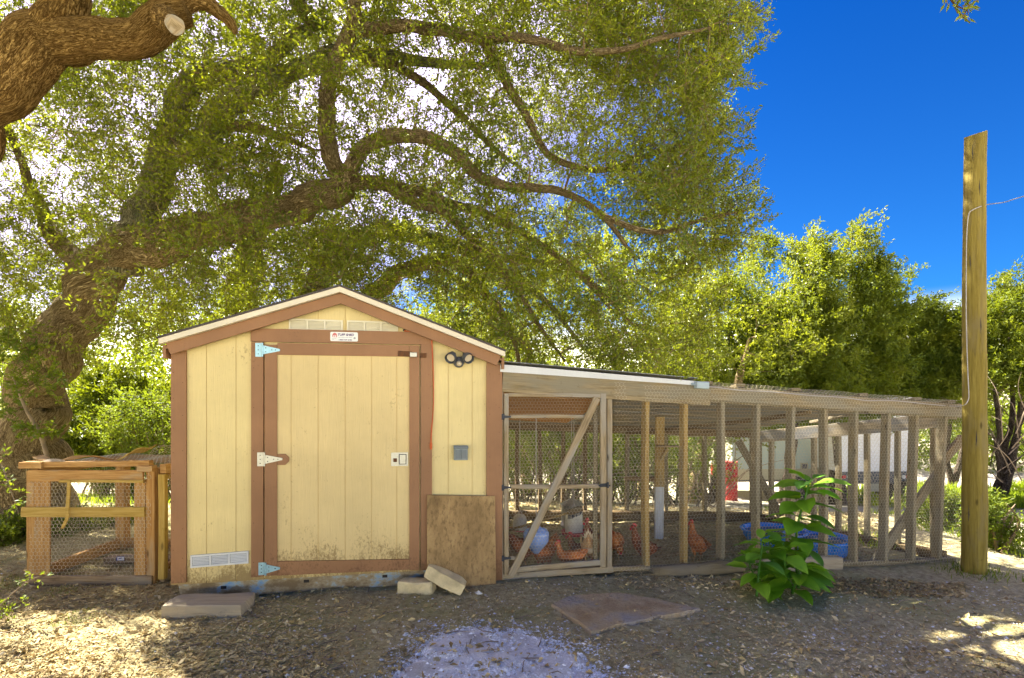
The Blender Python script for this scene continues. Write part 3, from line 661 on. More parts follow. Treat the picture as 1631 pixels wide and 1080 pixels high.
# orange cord
def sp(px, py, v): u, z = SF.uz(px, py, v); return SF.p(u, v, z)
m = MB(); tube(m, catmull([sp(644, 527, .004), sp(655, 528, .02), sp(675, 528, .033), sp(685, 533, .034), sp(688, 545, .03), sp(690, 600, .012), sp(690, 650, .010), sp(687, 690, .028), sp(686.5, 705, .03)], 6), .0048, 8)
cord = m.build('extension_cord', M['orange'], label='thin orange extension cord hanging down beside the shed door', cat='cord', smooth=True)
m = MB(); tube(m, [sp(686.5, 705, .03), sp(686.5, 707, .03), sp(686.5, 713, .03), sp(686.5, 716, .03)], [.006, .0095, .0095, .006], 10); m.build('plug_end', M['orange'], cord)
m = MB(); u, z = SF.uz(644, 526, .002); q = SF.p(u, .0015, z); m.add([q + SF.e * (.012 * math.cos(k * .7854)) + Vector((0, 0, .010 * math.sin(k * .7854))) for k in range(8)], [list(range(8))]); m.build('cable_hole', M['dark'], shed)
# dirty board leaning on the wall
u0, z1 = SF.uz(680, 788, .03); u1 = SF.uz(789.5, 850, .05)[0]
m = MB(); vs = []
for (u, z, v) in ((u0, .0, .055), (u1, -.01, .055), (u1 - .004, SF.uz(789, 790, .03)[1], .030), (u0, z1, .030)):
    vs.append((u, z, v))
pts = [SF.p(u, v, z) for u, z, v in vs] + [SF.p(u, v + .014, z) for u, z, v in vs]
m.add(pts, [[3, 2, 1, 0], [4, 5, 6, 7], [0, 1, 5, 4], [1, 2, 6, 5], [2, 3, 7, 6], [3, 0, 4, 7]])
m.build('particle_board', M['board'], label='mud stained brown board leaning on the shed corner under the outlet box', cat='board')
# timber step
gp = lambda px, py: ground_at(px, py)
a, b2, c2, d2 = gp(255, 986), gp(384, 984), gp(408, 962), gp(284, 966)
m = MB(); hgt = .072; n_ = 4
base = [a, b2, c2, d2]
def block(mb, base, h, jit=.004, sub=5, top_in=.006):
    """rounded irregular block over four ground points"""
    G = {}
    vs = []; fs = []
    for k in range(4):
        zt = [0, .02, .5, .93, 1.0][0:5]
    lev = [(-.01, 0), (.1 * h, 0), (.5 * h, 0), (.9 * h, 0), (h, top_in)]
    cen = sum(base, Vector()) / 4
    for (z, ins) in lev:
        for k in range(4):
            p, q = base[k], base[(k + 1) % 4]
            for i in range(sub):
                x = p.lerp(q, i / sub); dv = (cen - x); dv.z = 0; dv.normalize()
                corner = .012 if i == 0 else 0
                y = x + dv * (ins + corner * .6); y.z = x.z + z
                jn = noise.noise_vector(y * 9) * jit; jn2 = noise.noise_vector(y * 30) * jit * .5; vs.append(y + jn + jn2)
    n = 4 * sub
    for j in range(len(lev) - 1):
        for i in range(n): fs.append([j * n + i, j * n + (i + 1) % n, (j + 1) * n + (i + 1) % n, (j + 1) * n + i])
    o = (len(lev) - 1) * n; c = sum((vs[o + i] for i in range(n)), Vector()) / n; vs.append(c)
    for i in range(n): fs.append([o + i, o + (i + 1) % n, len(vs) - 1])
    e = (base[1] - base[0]).normalized(); f = Vector((-e.y, e.x, 0))
    uv = [[(vs[i].dot(e), vs[i].dot(f) + vs[i].z) for i in fc] for fc in fs]
    mb.add(vs, fs, uv)
for q in base: q.z = -.005
block(m, base, .085, .005); m.build('timber_step', M['step'], label='weathered wooden block step lying on the ground at the shed corner', cat='step')
# limestone blocks
a, b2 = gp(632, 946), gp(686, 947); back = Vector((.03, .12, 0))
for q in (a, b2): q.z = -.005
m = MB(); block(m, [a, b2, b2 + back, a + back * .9], .085, .010, 6, .008); m.build('limestone_block', M['limestone'], label='pale limestone block lying flat in front of the shed door', cat='stone')
m = MB(); q0 = P(735, 940, 3.84); q1 = P(683, 912, 3.90); ax = (q1 - q0).normalized(); L_ = (q1 - q0).length + .03
up_ = Vector((0, 1, 0)).cross(ax); up_ = up_ if up_.z > 0 else -up_
vs = []; fs = []; K = 8
for i in range(K + 1):
    for k, (s_, r_) in enumerate([(-.5, 0), (.0, 0), (.5, 0), (.5, .5), (.5, 1), (0, 1), (-.5, 1), (-.5, .5)]):
        sh = 1 - .12 * (i in (0, K)); y = q0 + ax * (L_ * i / K - .01) + Vector((0, 1, 0)) * (s_ * .13 * sh + .02) + up_ * ((r_ - .35) * .088 * sh)
        vs.append(y + noise.noise_vector(y * 14) * .010 + noise.noise_vector(y * 40) * .004)
for i in range(K):
    for k in range(8): fs.append([i * 8 + k, i * 8 + (k + 1) % 8, i * 8 + 8 + (k + 1) % 8, i * 8 + 8 + k])
fs.append(list(range(8))[::-1]); fs.append([K * 8 + k for k in range(8)]); m.add(vs, fs)
m.build('limestone_block', M['limestone'], label='pale limestone block propped at a slant against the brown board', cat='stone')

# ---------------- chicken run ----------------
RA = R(12); RF = Frame((-.075, 4.1), RA)
run = thing('chicken_run', (-.075, 4.1, 0), 'long weathered timber chicken run with wire netting and a sloping plank roof beside the shed', 'chicken run')
uE = RF.uz(1531, 780)[0]
zt = lambda u: 1.617 + (1.341 - 1.617) * u / 4.39
gzr = lambda u, v=0: gz(*RF.p(u, v, 0)[:2])
def rp(px, py, v=0): u, z = RF.uz(px, py, v); return RF.p(u, v, z)
BL = Vector((-.42, 6.22, 0)); CC = Vector((3.02, 6.62, 0)); FR = RF.p(uE - .03, -.12, 0)
# front beam, two lengths
def beamz(name, u0, u1, v, hd, wd, off, mat, **k):
    m = MB(); beam(m, RF.p(u0, v, zt(u0) - hd / 2 - off), RF.p(u1, v, zt(u1) - hd / 2 - off), wd, hd, RF.n, segs=6, warp=.004); return m.build(name, M[mat], run, **k)
uj = RF.uz(1130, 625)[0]
beamz('front_beam', .0, uj, -.005, .165, .038, 0, 'run_wood'); beamz('front_beam', uj + .004, uE, -.006, .125, .038, -.006, 'run_wood')
beamz('front_rail', .0, uE, -.055, .12, .04, .02, 'grey_wood')
# posts in front
plist = [(971, .045, 'gate_wood'), (1034, .038, 'yellow_wood'), (1095, .038, 'yellow_wood'), (1154, .038, 'run_wood'), (1211.5, .038, 'run_wood'), (1267, .038, 'run_wood'), (1319, .038, 'run_wood'), (1368, .038, 'run_wood'), (1416, .038, 'run_wood'), (1460, .038, 'run_wood'), (1502, .038, 'run_wood')]
topx = {1416: 1421, 1460: 1467, 1502: 1512, 1368: 1369}
zpost = lambda u: gzr(u) + .035
pu = []
for px, wd, mt in plist:
    u = RF.uz(px, 800, -.0)[0]; ut = RF.uz(topx.get(px, px) + random.uniform(-1, 1), 660, 0)[0]; pu.append(u)
    m = MB(); beam(m, RF.p(u, -.062 if px > 980 else -.03, zpost(u)), RF.p(ut, -.062 if px > 980 else -.03, zt(ut) - .12), .080 if px > 980 else .06, wd, RF.n, segs=5, warp=.006)
    m.build('post', M[mt], run)
u = RF.uz(798.5, 760)[0]; piece('post', RF.p(u, -.02, 0), RF.p(u, -.02, zt(0) - .165), .05, .034, M['gate_wood'], run, RF.n)
# sill
ug = RF.uz(977, 900)[0]
m = MB(); beam(m, RF.p(.0, -.03, .025), RF.p(ug, -.03, .025), .06, .05, RF.n, segs=4, warp=.005); m.build('sill', M['gate_wood'], run)
u2 = RF.uz(1185, 900)[0]
m = MB(); beam(m, RF.p(ug + .003, -.03, .055 + gzr(ug)), RF.p(u2, -.03, .045 + gzr(u2)), .05, .035, RF.n, segs=4, warp=.006); m.build('sill', M['run_wood'], run)
u1 = RF.uz(1040, 925, .04)[0]; u3 = RF.uz(1182, 925, .04)[0]
m = MB(); tube(m, [RF.p(u1 + (u3 - u1) * k / 8, .03, -.01 + gzr(u1) + .03) for k in range(9)], [.045, .055, .06, .062, .064, .062, .066, .06, .055], 12, rough=.25); m.build('landscape_timber', M['grey_wood'], run, smooth=True, label='rounded old log at the foot of the run')
u1 = RF.uz(1215, 915, .04)[0]; u3 = RF.uz(1342, 912, .04)[0]
m = MB(); beam(m, RF.p(u1, .0, .045 + gzr(u1)), RF.p(u3, .0, .045 + gzr(u3)), .09, .12, RF.n, segs=6, warp=.01, ch=.015); m.build('landscape_timber', M['step'], run)
m = MB(); u4 = uE - .02; beam(m, RF.p(u3 + .01, -.06, .02 + gzr(u3)), RF.p(u4, -.06, .02 + gzr(u4)), .05, .05, RF.n, segs=6, warp=.01); m.build('sill', M['grey_wood'], run)
# right-hand brace
m = MB(); beam(m, rp(1392, 897, -.125), rp(1502, 742, -.125), .038, .085, RF.n, segs=3); m.build('brace', M['run_wood'], run)
m = MB(); beam(m, rp(1500, 735, -.125), rp(1533, 698, -.125), .038, .085, RF.n); m.build('brace', M['dark_wood'], run)
# back wall and right side wall
def lerp(a, b_, t): return a + (b_ - a) * t
def on_line(px, a, b_):
    k = (px - 815.5) / F; t = (k * a.y - a.x) / ((b_.x - a.x) - k * (b_.y - a.y)); return a + (b_ - a) * t
def zroof(p):
    d = Vector((p.x, p.y, 0)) - RF.A; u = d.dot(RF.e); v = d.dot(RF.n); return zt(u) + .215 * v
bdir = (CC - BL).normalized(); sdir_ = (FR - CC).normalized()
for px in (786, 824, 860, 896, 931, 998, 1060, 1122):
    q = on_line(px, BL, CC); m = MB(); beam(m, q + Vector((0, 0, gz(q.x, q.y) + .02)), q + Vector((random.uniform(-.01, .01), 0, zroof(q) - .03)), .038, .065, bdir, segs=3, warp=.006)
    m.build('post', M['dark_wood' if px < 950 else 'grey_wood'], run)
m = MB(); beam(m, CC + Vector((-.02, -.05, -.02)), CC + Vector((-.02, -.05, zroof(CC) - .02)), .11, .10, bdir); m.build('corner_post', M['grey_wood'], run)
for px in (1229, 1262, 1296, 1335, 1381, 1430, 1487):
    q = on_line(px, CC, FR); m = MB(); beam(m, q + Vector((0, 0, gz(q.x, q.y) + .01)), q + Vector((0, 0, zroof(q) - .10)), .04, .075, sdir_, segs=3, warp=.006); m.build('post', M['run_wood'], run)
q0 = CC + Vector((0, 0, zroof(CC) - .08)); q1 = FR + Vector((0, 0, zroof(FR) - .10))
m = MB(); beam(m, q0 + Vector((-.045, -.03, 0)), q1 + Vector((-.045, -.03, -.02)), .038, .14, sdir_.cross(Vector((0, 0, 1))), segs=5, warp=.006); m.build('side_beam', M['plank'], run)
m = MB(); beam(m, BL + Vector((0, -.05, zroof(BL) - .05)), CC + Vector((0, -.05, zroof(CC) - .04)), .038, .09, Vector((0, 1, 0)), segs=4); m.build('back_beam', M['dark_wood'], run)
m = MB(); beam(m, BL + Vector((0, -.06, gz(BL.x, BL.y) + .05)), CC + Vector((0, -.06, gz(CC.x, CC.y) + .05)), .08, .11, Vector((0, 1, 0)), segs=5, warp=.01, ch=.012); m.build('landscape_timber', M['dark_wood'], run)
m = MB(); beam(m, CC + Vector((0, -.02, gz(CC.x, CC.y) + .04)), FR + Vector((0, 0, gz(FR.x, FR.y) + .03)), .08, .10, sdir_.cross(Vector((0, 0, 1))), segs=5, warp=.01, ch=.012); m.build('landscape_timber', M['dark_wood'], run)
m = MB(); a = P(1176, 702, 6.42); b2 = on_line(1254, CC, FR) + Vector((-.09, -.03, 0)); b2.z = H - (822 - HOR) / F * b2.y; beam(m, a, b2, .038, .085, Vector((.5, .8, 0)), segs=2); m.build('brace', M['grey_wood'], run)
# roof planks, one board after another running along the run
k = 0; v = -.075
while v > -2.45:
    v2 = v - random.uniform(.17, .20)
    umax = 3.05 + (.9 if v > -.5 else .75 - (abs(v) - .5) * .35)
    segs_ = sorted([-.02, random.uniform(1.1, 2.0), umax]) if k % 2 else [-.02, umax]
    for i in range(len(segs_) - 1):
        a, b_ = segs_[i] + .003, segs_[i + 1] - .003; vm = (v + v2) / 2
        lift = .012
        m = MB(); side = (RF.n + Vector((0, 0, .215))).normalized(); wz = random.uniform(-.004, .004)
        # lift above the posts, tilt with the roof
        beam(m, RF.p(a, vm, zt(a) + .215 * vm + lift + wz), RF.p(b_, vm, zt(b_) + .215 * vm + lift), abs(v2 - v) - .006, .020, side, segs=3, warp=.003)
        m.build('roof_plank', M['plank'], run)
    v = v2; k += 1
# plywood under the roof over the gate end
m = MB(); side = (RF.n + Vector((0, 0, .215))).normalized(); ug2 = 1.14
for j in range(3):
    va, vb = -.10 - j * .62, -.10 - (j + 1) * .62 + .008; vm = (va + vb) / 2
    m = MB(); beam(m, RF.p(-.015, vm, zt(0) + .215 * vm - .008), RF.p(ug2, vm, zt(ug2) + .215 * vm - .008), va - vb, .012, side, segs=2, warp=.004); m.build('roof_sheet', M['ply'], run)
# rafters carrying the roof; their ends show above the beam
for px in (1128, 1180, 1268, 1376, 1462, 1516):
    u = RF.uz(px, 640)[0]; dep = -2.4 if px < 1400 else (-1.3 if px < 1500 else -.7)
    q1 = RF.p(u + .02 + (.14 if px < 1400 else 0), dep, zt(u) + .215 * dep + .035)
    m = MB(); beam(m, RF.p(u, .0, zt(u) + .026), q1, .085, .030, RF.e, segs=3, warp=.004); m.build('rafter', M['grey_wood'], run)
# metal roof edge
uR = RF.uz(1105, 600)[0]
m = MB(); slab(m, Frame(RF.A[:2], RA), [(-.02, zt(0) - .012), (uR, zt(uR) - .004), (uR, zt(uR) + .030), (-.02, zt(0) + .045)], .016, .030); m.build('roof_edging', M['vent_white'], run)
m = MB(); side = (RF.n + Vector((0, 0, .215))).normalized(); beam(m, RF.p(-.02, -1.1, zt(0) - .236 + .065), RF.p(uR, -1.1, zt(uR) - .236 + .052), 2.3, .006, side); m.build('metal_roof_sheet', M['zinc'], run)
# junction box and cable
m = MB(); a = rp(1108, 613, .05); b2 = rp(1127, 614, .05); beam(m, a, b2, .05, .058, RF.n, ch=.006); m.build('junction_box', M['conduit'], run)
m = MB(); tube(m, [rp(1101, 612, .03), rp(1109, 612, .04)], .012, 8); m.build('conduit_stub', M['conduit'], run)
# chicken netting
NM = M['wire']
hexnet(lambda u, z: RF.p(u, .012 - .0 + .006, z), ug + .0, uE, -.2, 1.66, .030, .00078, inside=lambda u, z: gzr(u) + .02 < z < zt(u) - .02 + (.0 if u < uj else .04), mat=NM, parent=run)
hexnet(lambda t, z: lerp(BL, CC, t / 3.46) + Vector((0, .04, z)), .0, 3.46, 0, 1.2, .05, .0012, inside=lambda t, z: z < zroof(lerp(BL, CC, t / 3.46)), mat=NM, parent=run)
sl_ = (FR - CC).length
hexnet(lambda t, z: lerp(CC, FR, t / sl_) + Vector((.03, .02, z)), .0, sl_, -.15, 1.3, .036, .0011, inside=lambda t, z: gz(*lerp(CC, FR, t / sl_)[:2]) < z < zroof(lerp(CC, FR, t / sl_)) - .05, mat=NM, parent=run)
hexnet(lambda u, v: RF.p(u, v, zt(u) + .215 * v + .034 + .004 * math.sin(u * 9)), uj, uE - .02, -1.4, .01, .04, .0011, inside=lambda u, v: u < uE + v * .8, mat=NM, parent=run)
# rail pole under the roof
m = MB(); tube(m, catmull([rp(1292, 656, -.08), P(1240, 664, 4.95), P(1150, 675, 5.35), P(1060, 684, 5.8), P(1000, 690, 6.2)], 5), .022, 8, rough=.3); m.build('perch_pole', M['dark_wood'], run, smooth=True)
# middle post, shelf, roost
bp = ground_at(1049, 858); tp = P(1051, 664, bp.y + .02)
mid = P(1050, 775, bp.y)
piece('middle_post', mid, tp, .088, .05, M['yellow_wood'], run, Vector((1, 0, 0)), segs=2)
piece('middle_post', Vector((bp.x, bp.y, bp.z - .02)), mid - Vector((0, 0, .003)), .088, .05, M['white_post'], run, Vector((1, 0, 0)), segs=2)
piece('perch_shelf', P(1046, 711, bp.y - .06), P(1083, 711, bp.y - .06), .08, .016, M['cage_grey'], run, Vector((0, 1, 0)))
piece('shelf_bracket', P(1052, 733, bp.y - .05), P(1064, 714, bp.y - .05), .03, .03, M['yellow_wood'], run, Vector((0, 1, 0)))
piece('roost_bar', P(996, 762, 6.1), P(1046, 764, bp.y + .08), .035, .045, M['cage_grey'], run)
# ---- the gate
gv = .008
def gq(px, py, v=gv): u, z = RF.uz(px, py, v); return u, z
gu0, gz0 = gq(804, 922); gu1, gz1 = gq(965, 627); gz0 = .06
m = MB(); beam(m, RF.p(gu0 + .012, gv, gz0), RF.p(gu0 + .012, gz1 and gv, gz1), .022, .036, RF.n, segs=3, warp=.003)
gate = m.build('gate', M['gate_wood'], run, label='narrow wire netted gate with a diagonal brace')
hexnet(lambda u, z: RF.p(u, -.012, z), gu0 + .01, gu1 - .01, gz0 + .02, gz1 - .02, .0265, .00085, mat=NM, parent=gate)
def gp2(name, a, b_, wd, mat='gate_wood', v=gv, th=.022, side=RF.n):
    m = MB(); beam(m, RF.p(a[0], v, a[1]), RF.p(b_[0], v, b_[1]), th, wd, side, segs=3, warp=.003); return m.build(name, M[mat], gate)
gp2('gate_stile', (gu1 - .025, gz0), (gu1 - .025, gz1), .052)
gp2('gate_stile', (gu1 - .075, gz0 + .04), (gu1 - .072, gz1 - .04), .036, 'grey_wood', v=-.03)
gp2('gate_rail', (gu0 + .031, gz1 - .012), (gu1 - .052, gz1 - .018), .030); gp2('gate_rail', (gu0 + .031, gz0 + .022), (gu1 - .052, gz0 + .034), .044)
a = gq(812, 663.5); b2 = gq(930, 663.5); gp2('gate_rail', a, b2, .028)
a = gq(812, 775); b2 = gq(954, 774); gp2('gate_rail', a, b2, .034)
a = gq(812, 888); b2 = gq(834, 888); gp2('gate_rail', a, b2, .03)
a = gq(814, 917, .032); b2 = gq(951, 634, .032); gp2('gate_brace', a, b2, .058, v=.032, th=.02)
for y in (664, 777, 890):
    u, z = gq(801, y, .03); m = MB(); slab(m, RF, [(u - .008, z - .022), (u + .010, z - .022), (u + .010, z + .022), (u - .008, z + .022)], .021, .026)
    slab(m, RF, [(u + .010, z - .012), (u + .065, z - .005), (u + .065, z + .005), (u + .010, z + .012)], .022, .027); m.build('gate_hinge', M['black_metal'], gate)
u, z = gq(962, 773, .03); m = MB(); slab(m, RF, [(u - .03, z - .014), (u + .04, z - .014), (u + .04, z + .016), (u - .03, z + .012)], .021, .027); beam(m, RF.p(u - .045, .034, z), RF.p(u + .05, .034, z - .004), .012, .012, RF.n); beam(m, RF.p(u + .03, .036, z - .02), RF.p(u + .03, .036, z + .025), .02, .014, RF.n); m.build('gate_latch', M['black_metal'], gate)

# ---------------- pole with cable ----------------
pb = ground_at(1551, 913); s_ = F / pb.y; zz0 = pb.z - .1; ztop = H + (HOR - 214) / s_
pts = []; rad = []
for k in range(22):
    t = k / 21; pts.append(Vector((pb.x + (.012 * t) + .006 * math.sin(t * 7), pb.y + .0, zz0 + (ztop - zz0) * t))); rad.append((21.5 - 3.4 * t) / s_ * .77)
m = MB(); tube(m, pts, rad, 28, rough=.07, cap=False)
o = len(m.v) - 28                                             # slanted sawn top
cx, cy = pts[-1].x, pts[-1].y; L28 = []
for i in range(28):
    x, y, z = m.v[o + i]; m.v[o + i] = (x, y, z + (x - cx) * .34 + (y - cy) * .2 + random.uniform(-.006, .006))
m.f.append([o + i for i in range(28)]); m.uv.append([(m.v[o + i][0], m.v[o + i][1]) for i in range(28)]); m.mi.append(0)
pole = m.build('utility_pole', M['pole'], origin=(pb.x, pb.y, pb.z), smooth=False, label='tall round yellowish timber pole at the right end of the chicken run', cat='pole')
for k, (px, py) in enumerate([(1549, 245), (1560, 300), (1545, 420), (1562, 520), (1555, 700), (1543, 820)]):
    q = P(px, py, pb.y - .105); m = MB(); m.add([q + Vector((random.uniform(-.5, .5) * .01, 0, -.07)), q + Vector((.006, -.001, 0)), q + Vector((0, 0, .09)), q + Vector((-.005, -.001, .01))], [[0, 1, 2, 3]]); m.build('drying_crack', M['dark'], pole)
rp_ = 15.5 / s_
def pw(px, py, off=0): return P(px, py, pb.y - rp_ - .006 + off)
u, z = RF.uz(1127, 616, .05)
cab = [rp(1127, 616, .05), rp(1140, 617, .03), rp(1180, 622, .026), rp(1225, 624, .026), rp(1290, 630, .026), rp(1340, 633, .026), rp(1380, 638, .026), rp(1420, 638, .026), rp(1480, 644, .026), rp(1520, 647, .03), P(1536, 645, pb.y - .075), P(1542, 637, pb.y - .10), P(1543, 625, pb.y - .10), P(1541, 580, pb.y - .095), P(1539, 500, pb.y - .075), P(1539, 420, pb.y - .075), P(1540, 370, pb.y - .09), P(1543, 342, pb.y - .105), P(1550, 334, pb.y - .118), P(1572, 326, pb.y - .075), P(1600, 322, pb.y - .25), P(1640, 310, pb.y - .5), P(1900, 240, pb.y - 1.5), P(2600, 120, pb.y - 2)]
m = MB(); tube(m, catmull(cab, 6), .0038, 7); m.build('power_cable', M['cable'], smooth=True, label='grey cable running along the run beam and up the timber pole', cat='cable')
# ---------------- wire cage on the left ----------------
Yc = 4.02; CF = Frame((P(40, 0, Yc).x, Yc), R(1.5))
cage = thing('wire_cage', (CF.A.x, Yc, 0), 'open orange timber cage frame with chicken wire and torn strips, left of shed', 'cage')
def cu(px, py, v=0): return CF.uz(px, py, v)
def cpiece(name, a, b_, wd, th, mat, v=0, par=None, **k):
    m = MB(); beam(m, CF.p(a[0], v, a[1]), CF.p(b_[0], v, b_[1]), th, wd, CF.n, segs=3, warp=k.get('warp', .003)); return m.build(name, M[mat], par or cage)
cw = cu(246, 850)[0]; s4 = F / Yc
cpiece('post', cu(48, 750), cu(49, 932), .060, .06, 'cage_wood', -.03); cpiece('post', cu(239, 748), cu(240, 932), .062, .07, 'cage_wood', -.035)
cpiece('upright_board', cu(65, 764), cu(65, 918), .125, .02, 'cage_wood', -.012); cpiece('upright_board', cu(222, 764), cu(222, 918), .085, .02, 'cage_wood', -.012)
cpiece('top_rail', cu(49, 757), cu(230, 757), .085, .022, 'cage_wood', .011); cpiece('middle_rail', cu(37, 815), cu(232.5, 815), .075, .02, 'cage_rail', .011)
cpiece('bottom_rail', cu(47, 926), cu(244, 926), .090, .03, 'cage_grey', .006)
cpiece('thin_batten', cu(100, 765.5), cu(233, 766), .022, .018, 'cage_rail', .028)
cpiece('top_board', cu(34, 741), cu(70, 741), .05, .09, 'cage_wood', -.02); cpiece('top_board', cu(68, 740), cu(238, 738), .042, .05, 'cage_wood', -.02)
cpiece('top_board', cu(222, 746), cu(246, 746), .045, .06, 'cage_wood', .0)
dB = -.98
def bk(u, v, z): return CF.p(u, v, z)
z_t = cu(60, 748)[1] - .03
zf = .03
for (u, v) in ((.05, dB), (cw - .03, dB)):
    m = MB(); beam(m, bk(u, v, 0), bk(u, v, z_t), .085, .085, CF.n, segs=3, warp=.004); m.build('post', M['cage_wood'], cage)
def bb(name, a, b_, w_, h_, mat='cage_wood', side=None, parent=None, **k):
    m = MB(); beam(m, bk(*a), bk(*b_), w_, h_, side, segs=3, warp=.004); return m.build(name, M[mat], parent or cage)
bb('bottom_rail', (.03, -.05, .05), (.03, dB, .05), .04, .09); bb('bottom_rail', (cw - .02, -.05, .05), (cw - .02, dB, .05), .04, .09)
bb('bottom_rail', (.05, dB, .05), (cw - .03, dB, .05), .04, .09); bb('cross_board', (.24, -.52, .035), (cw - .04, -.50, .035), .10, .05, 'cage_grey')
bb('top_rail', (.03, -.05, z_t), (.03, dB, z_t), .04, .07); bb('top_rail', (cw - .02, -.05, z_t), (cw - .02, dB, z_t), .04, .07); bb('top_rail', (.05, dB, z_t), (cw - .03, dB, z_t), .04, .07)
m = MB(); u, z = cu(197, 907, -.49); beam(m, bk(u - .030, -.448, .058), bk(u + .034, -.448, .058), .002, .034, CF.n); stk = m.build('sticker', M['sticker_blue'], cage)
m = MB(); beam(m, bk(u - .021, -.446, .058), bk(u + .032, -.446, .058), .002, .028, CF.n); m.build('sticker_face', M['sticker'], stk)
m = MB()
for a_, b_ in ((-.012, -.002), (.001, .007), (.010, .014)): beam(m, bk(u + a_, -.4445, .060), bk(u + b_, -.4445, .060), .001, .010, CF.n)
m.build('sticker_print', M['sticker_blue'], stk)
# second, lower cage section running back beside the shed
c2 = thing('wire_side_cage', (CF.p(cw + .02, -.05, 0)), 'narrow yellowed cage section between the open cage and the shed wall', 'cage')
def dd(name, a, b_, w_, h_, mat='cage_rail', side=None):
    m = MB(); beam(m, bk(*a), bk(*b_), w_, h_, side, segs=3, warp=.004); return m.build(name, M[mat], c2)
x0, x1 = cw + .05, cw + .10
dd('post', (x0, -.02, .03), (x0, -.02, z_t - .01), .05, .045); dd('post', (x1 + .05, -.30, .03), (x1 + .05, -.30, z_t - .04), .05, .05); dd('post', (x1 + .10, -.55, .03), (x1 + .10, -.55, z_t - .04), .05, .05); dd('post', (x1 + .35, -.55, .03), (x1 + .35, -.55, z_t - .04), .05, .05)
dd('top_rail', (x0, -.02, z_t + .03), (x0 + .12, -.7, z_t + .04), .05, .07, 'cage_wood'); dd('top_rail', (x0, -.03, z_t - .04), (x0 + .12, -.7, z_t - .03), .03, .03)
dd('bottom_rail', (x0, -.01, .04), (x0 + .14, -.8, .05), .04, .07, 'cage_grey'); dd('cross_rail', (x0, -.1, .24), (x0 + .4, -.45, .27), .03, .04, 'cage_grey'); dd('cross_rail', (x0, -.35, .16), (x0 + .4, -.5, .16), .03, .04, 'cage_grey')
hexnet(lambda t, z: bk(x0 + .02 + t * .15, -.03 - t, z), 0, .75, .05, z_t, .03, .001, mat=NM, parent=c2)
hexnet(lambda u, z: bk(u, .0, z), .03, cw - .02, .05, z_t + .02, .030, .00115, mat=NM, parent=cage)
hexnet(lambda t, z: bk(.03, -t, z), 0, .95, .08, z_t, .032, .001, mat=NM, parent=cage)
hexnet(lambda u, t: bk(u, -t, z_t + .05 + .01 * math.sin(u * 11)), 0.02, cw, .05, .95, .032, .001, mat=NM, parent=cage)
def crump(t, s):
    u = cw - .12 + t * .34; z = z_t + .07 + .11 * math.sin(min(t * 2.1, 1.9) * 1.4) + .05 * math.sin(s * 9 + t * 4) - .10 * t * t
    return bk(u, -.1 - s * .6 + .06 * math.sin(t * 7), z)
hexnet(crump, 0, 1.0, 0, 1.0, .075, .0012, mat=NM, parent=cage)
# warped veneer strips on top
def ribbon(name, pts, wd, th, mat, label=None):
    pts = [Vector(p) for p in catmull(pts, 7)]; m = MB(); vs = []; fs = []; n = len(pts)
    for i, p in enumerate(pts):
        y = Vector((0, 1, .5 * math.sin(i * .35))).normalized(); up = Vector((0, 0, 1))
        w_ = wd * (1 + .25 * noise.noise(p * 7))
        for s_, t_ in ((-1, -1), (1, -1), (1, 1), (-1, 1)): vs.append(p + y * (s_ * w_ / 2) + up * (t_ * th / 2))
    for i in range(n - 1):
        for k in range(4): fs.append([i * 4 + k, i * 4 + (k + 1) % 4, i * 4 + 4 + (k + 1) % 4, i * 4 + 4 + k])
    fs += [[3, 2, 1, 0], [(n - 1) * 4 + k for k in range(4)]]
    m.add(vs, fs, [[((vs[i].x), vs[i].y + vs[i].z * .5) for i in f] for f in fs]); return m.build(name, M[mat], cage, label=label)
def cp(px, py, v): u, z = CF.uz(px, py, v); return CF.p(u, v, z)
ribbon('warped_strip', [cp(56, 727, -.2), cp(72, 731, -.15), cp(86, 735, -.1), cp(110, 730, -.12), cp(145, 727, -.15), cp(180, 732, -.18), cp(196, 729, -.2)], .06, .006, 'cage_wood')
ribbon('warped_strip', [cp(186, 733, -.10), cp(205, 724, -.12), cp(225, 717, -.15), cp(246, 711, -.2)], .07, .007, 'cage_rail')
ribbon('warped_strip', [cp(60, 736, -.05), cp(90, 733, -.02), cp(120, 739, -.05)], .04, .005, 'cage_grey')
ribbon('warped_strip', [cp(190, 738, -.05), cp(215, 735, -.03), cp(243, 738, -.05)], .05, .005, 'cage_wood')
m = MB(); q = [cp(110, 765, .045), cp(109, 790, .045), cp(107, 815, .05), cp(108, 822, .05), cp(104, 832, .045), cp(99, 842, .04)]
beam_pts = catmull(q, 5); vs = []; fs = []
for i, p in enumerate(beam_pts):
    p = Vector(p); 
    for s_, t_ in ((-1, -1), (1, -1), (1, 1), (-1, 1)): vs.append(p + CF.e * (s_ * .012) + CF.n * (t_ * .004))
n_ = len(beam_pts)
for i in range(n_ - 1):
    for k in range(4): fs.append([i * 4 + k, i * 4 + (k + 1) % 4, i * 4 + 4 + (k + 1) % 4, i * 4 + 4 + k])
m.add(vs, fs); m.build('hanging_strip', M['cage_rail'], cage)

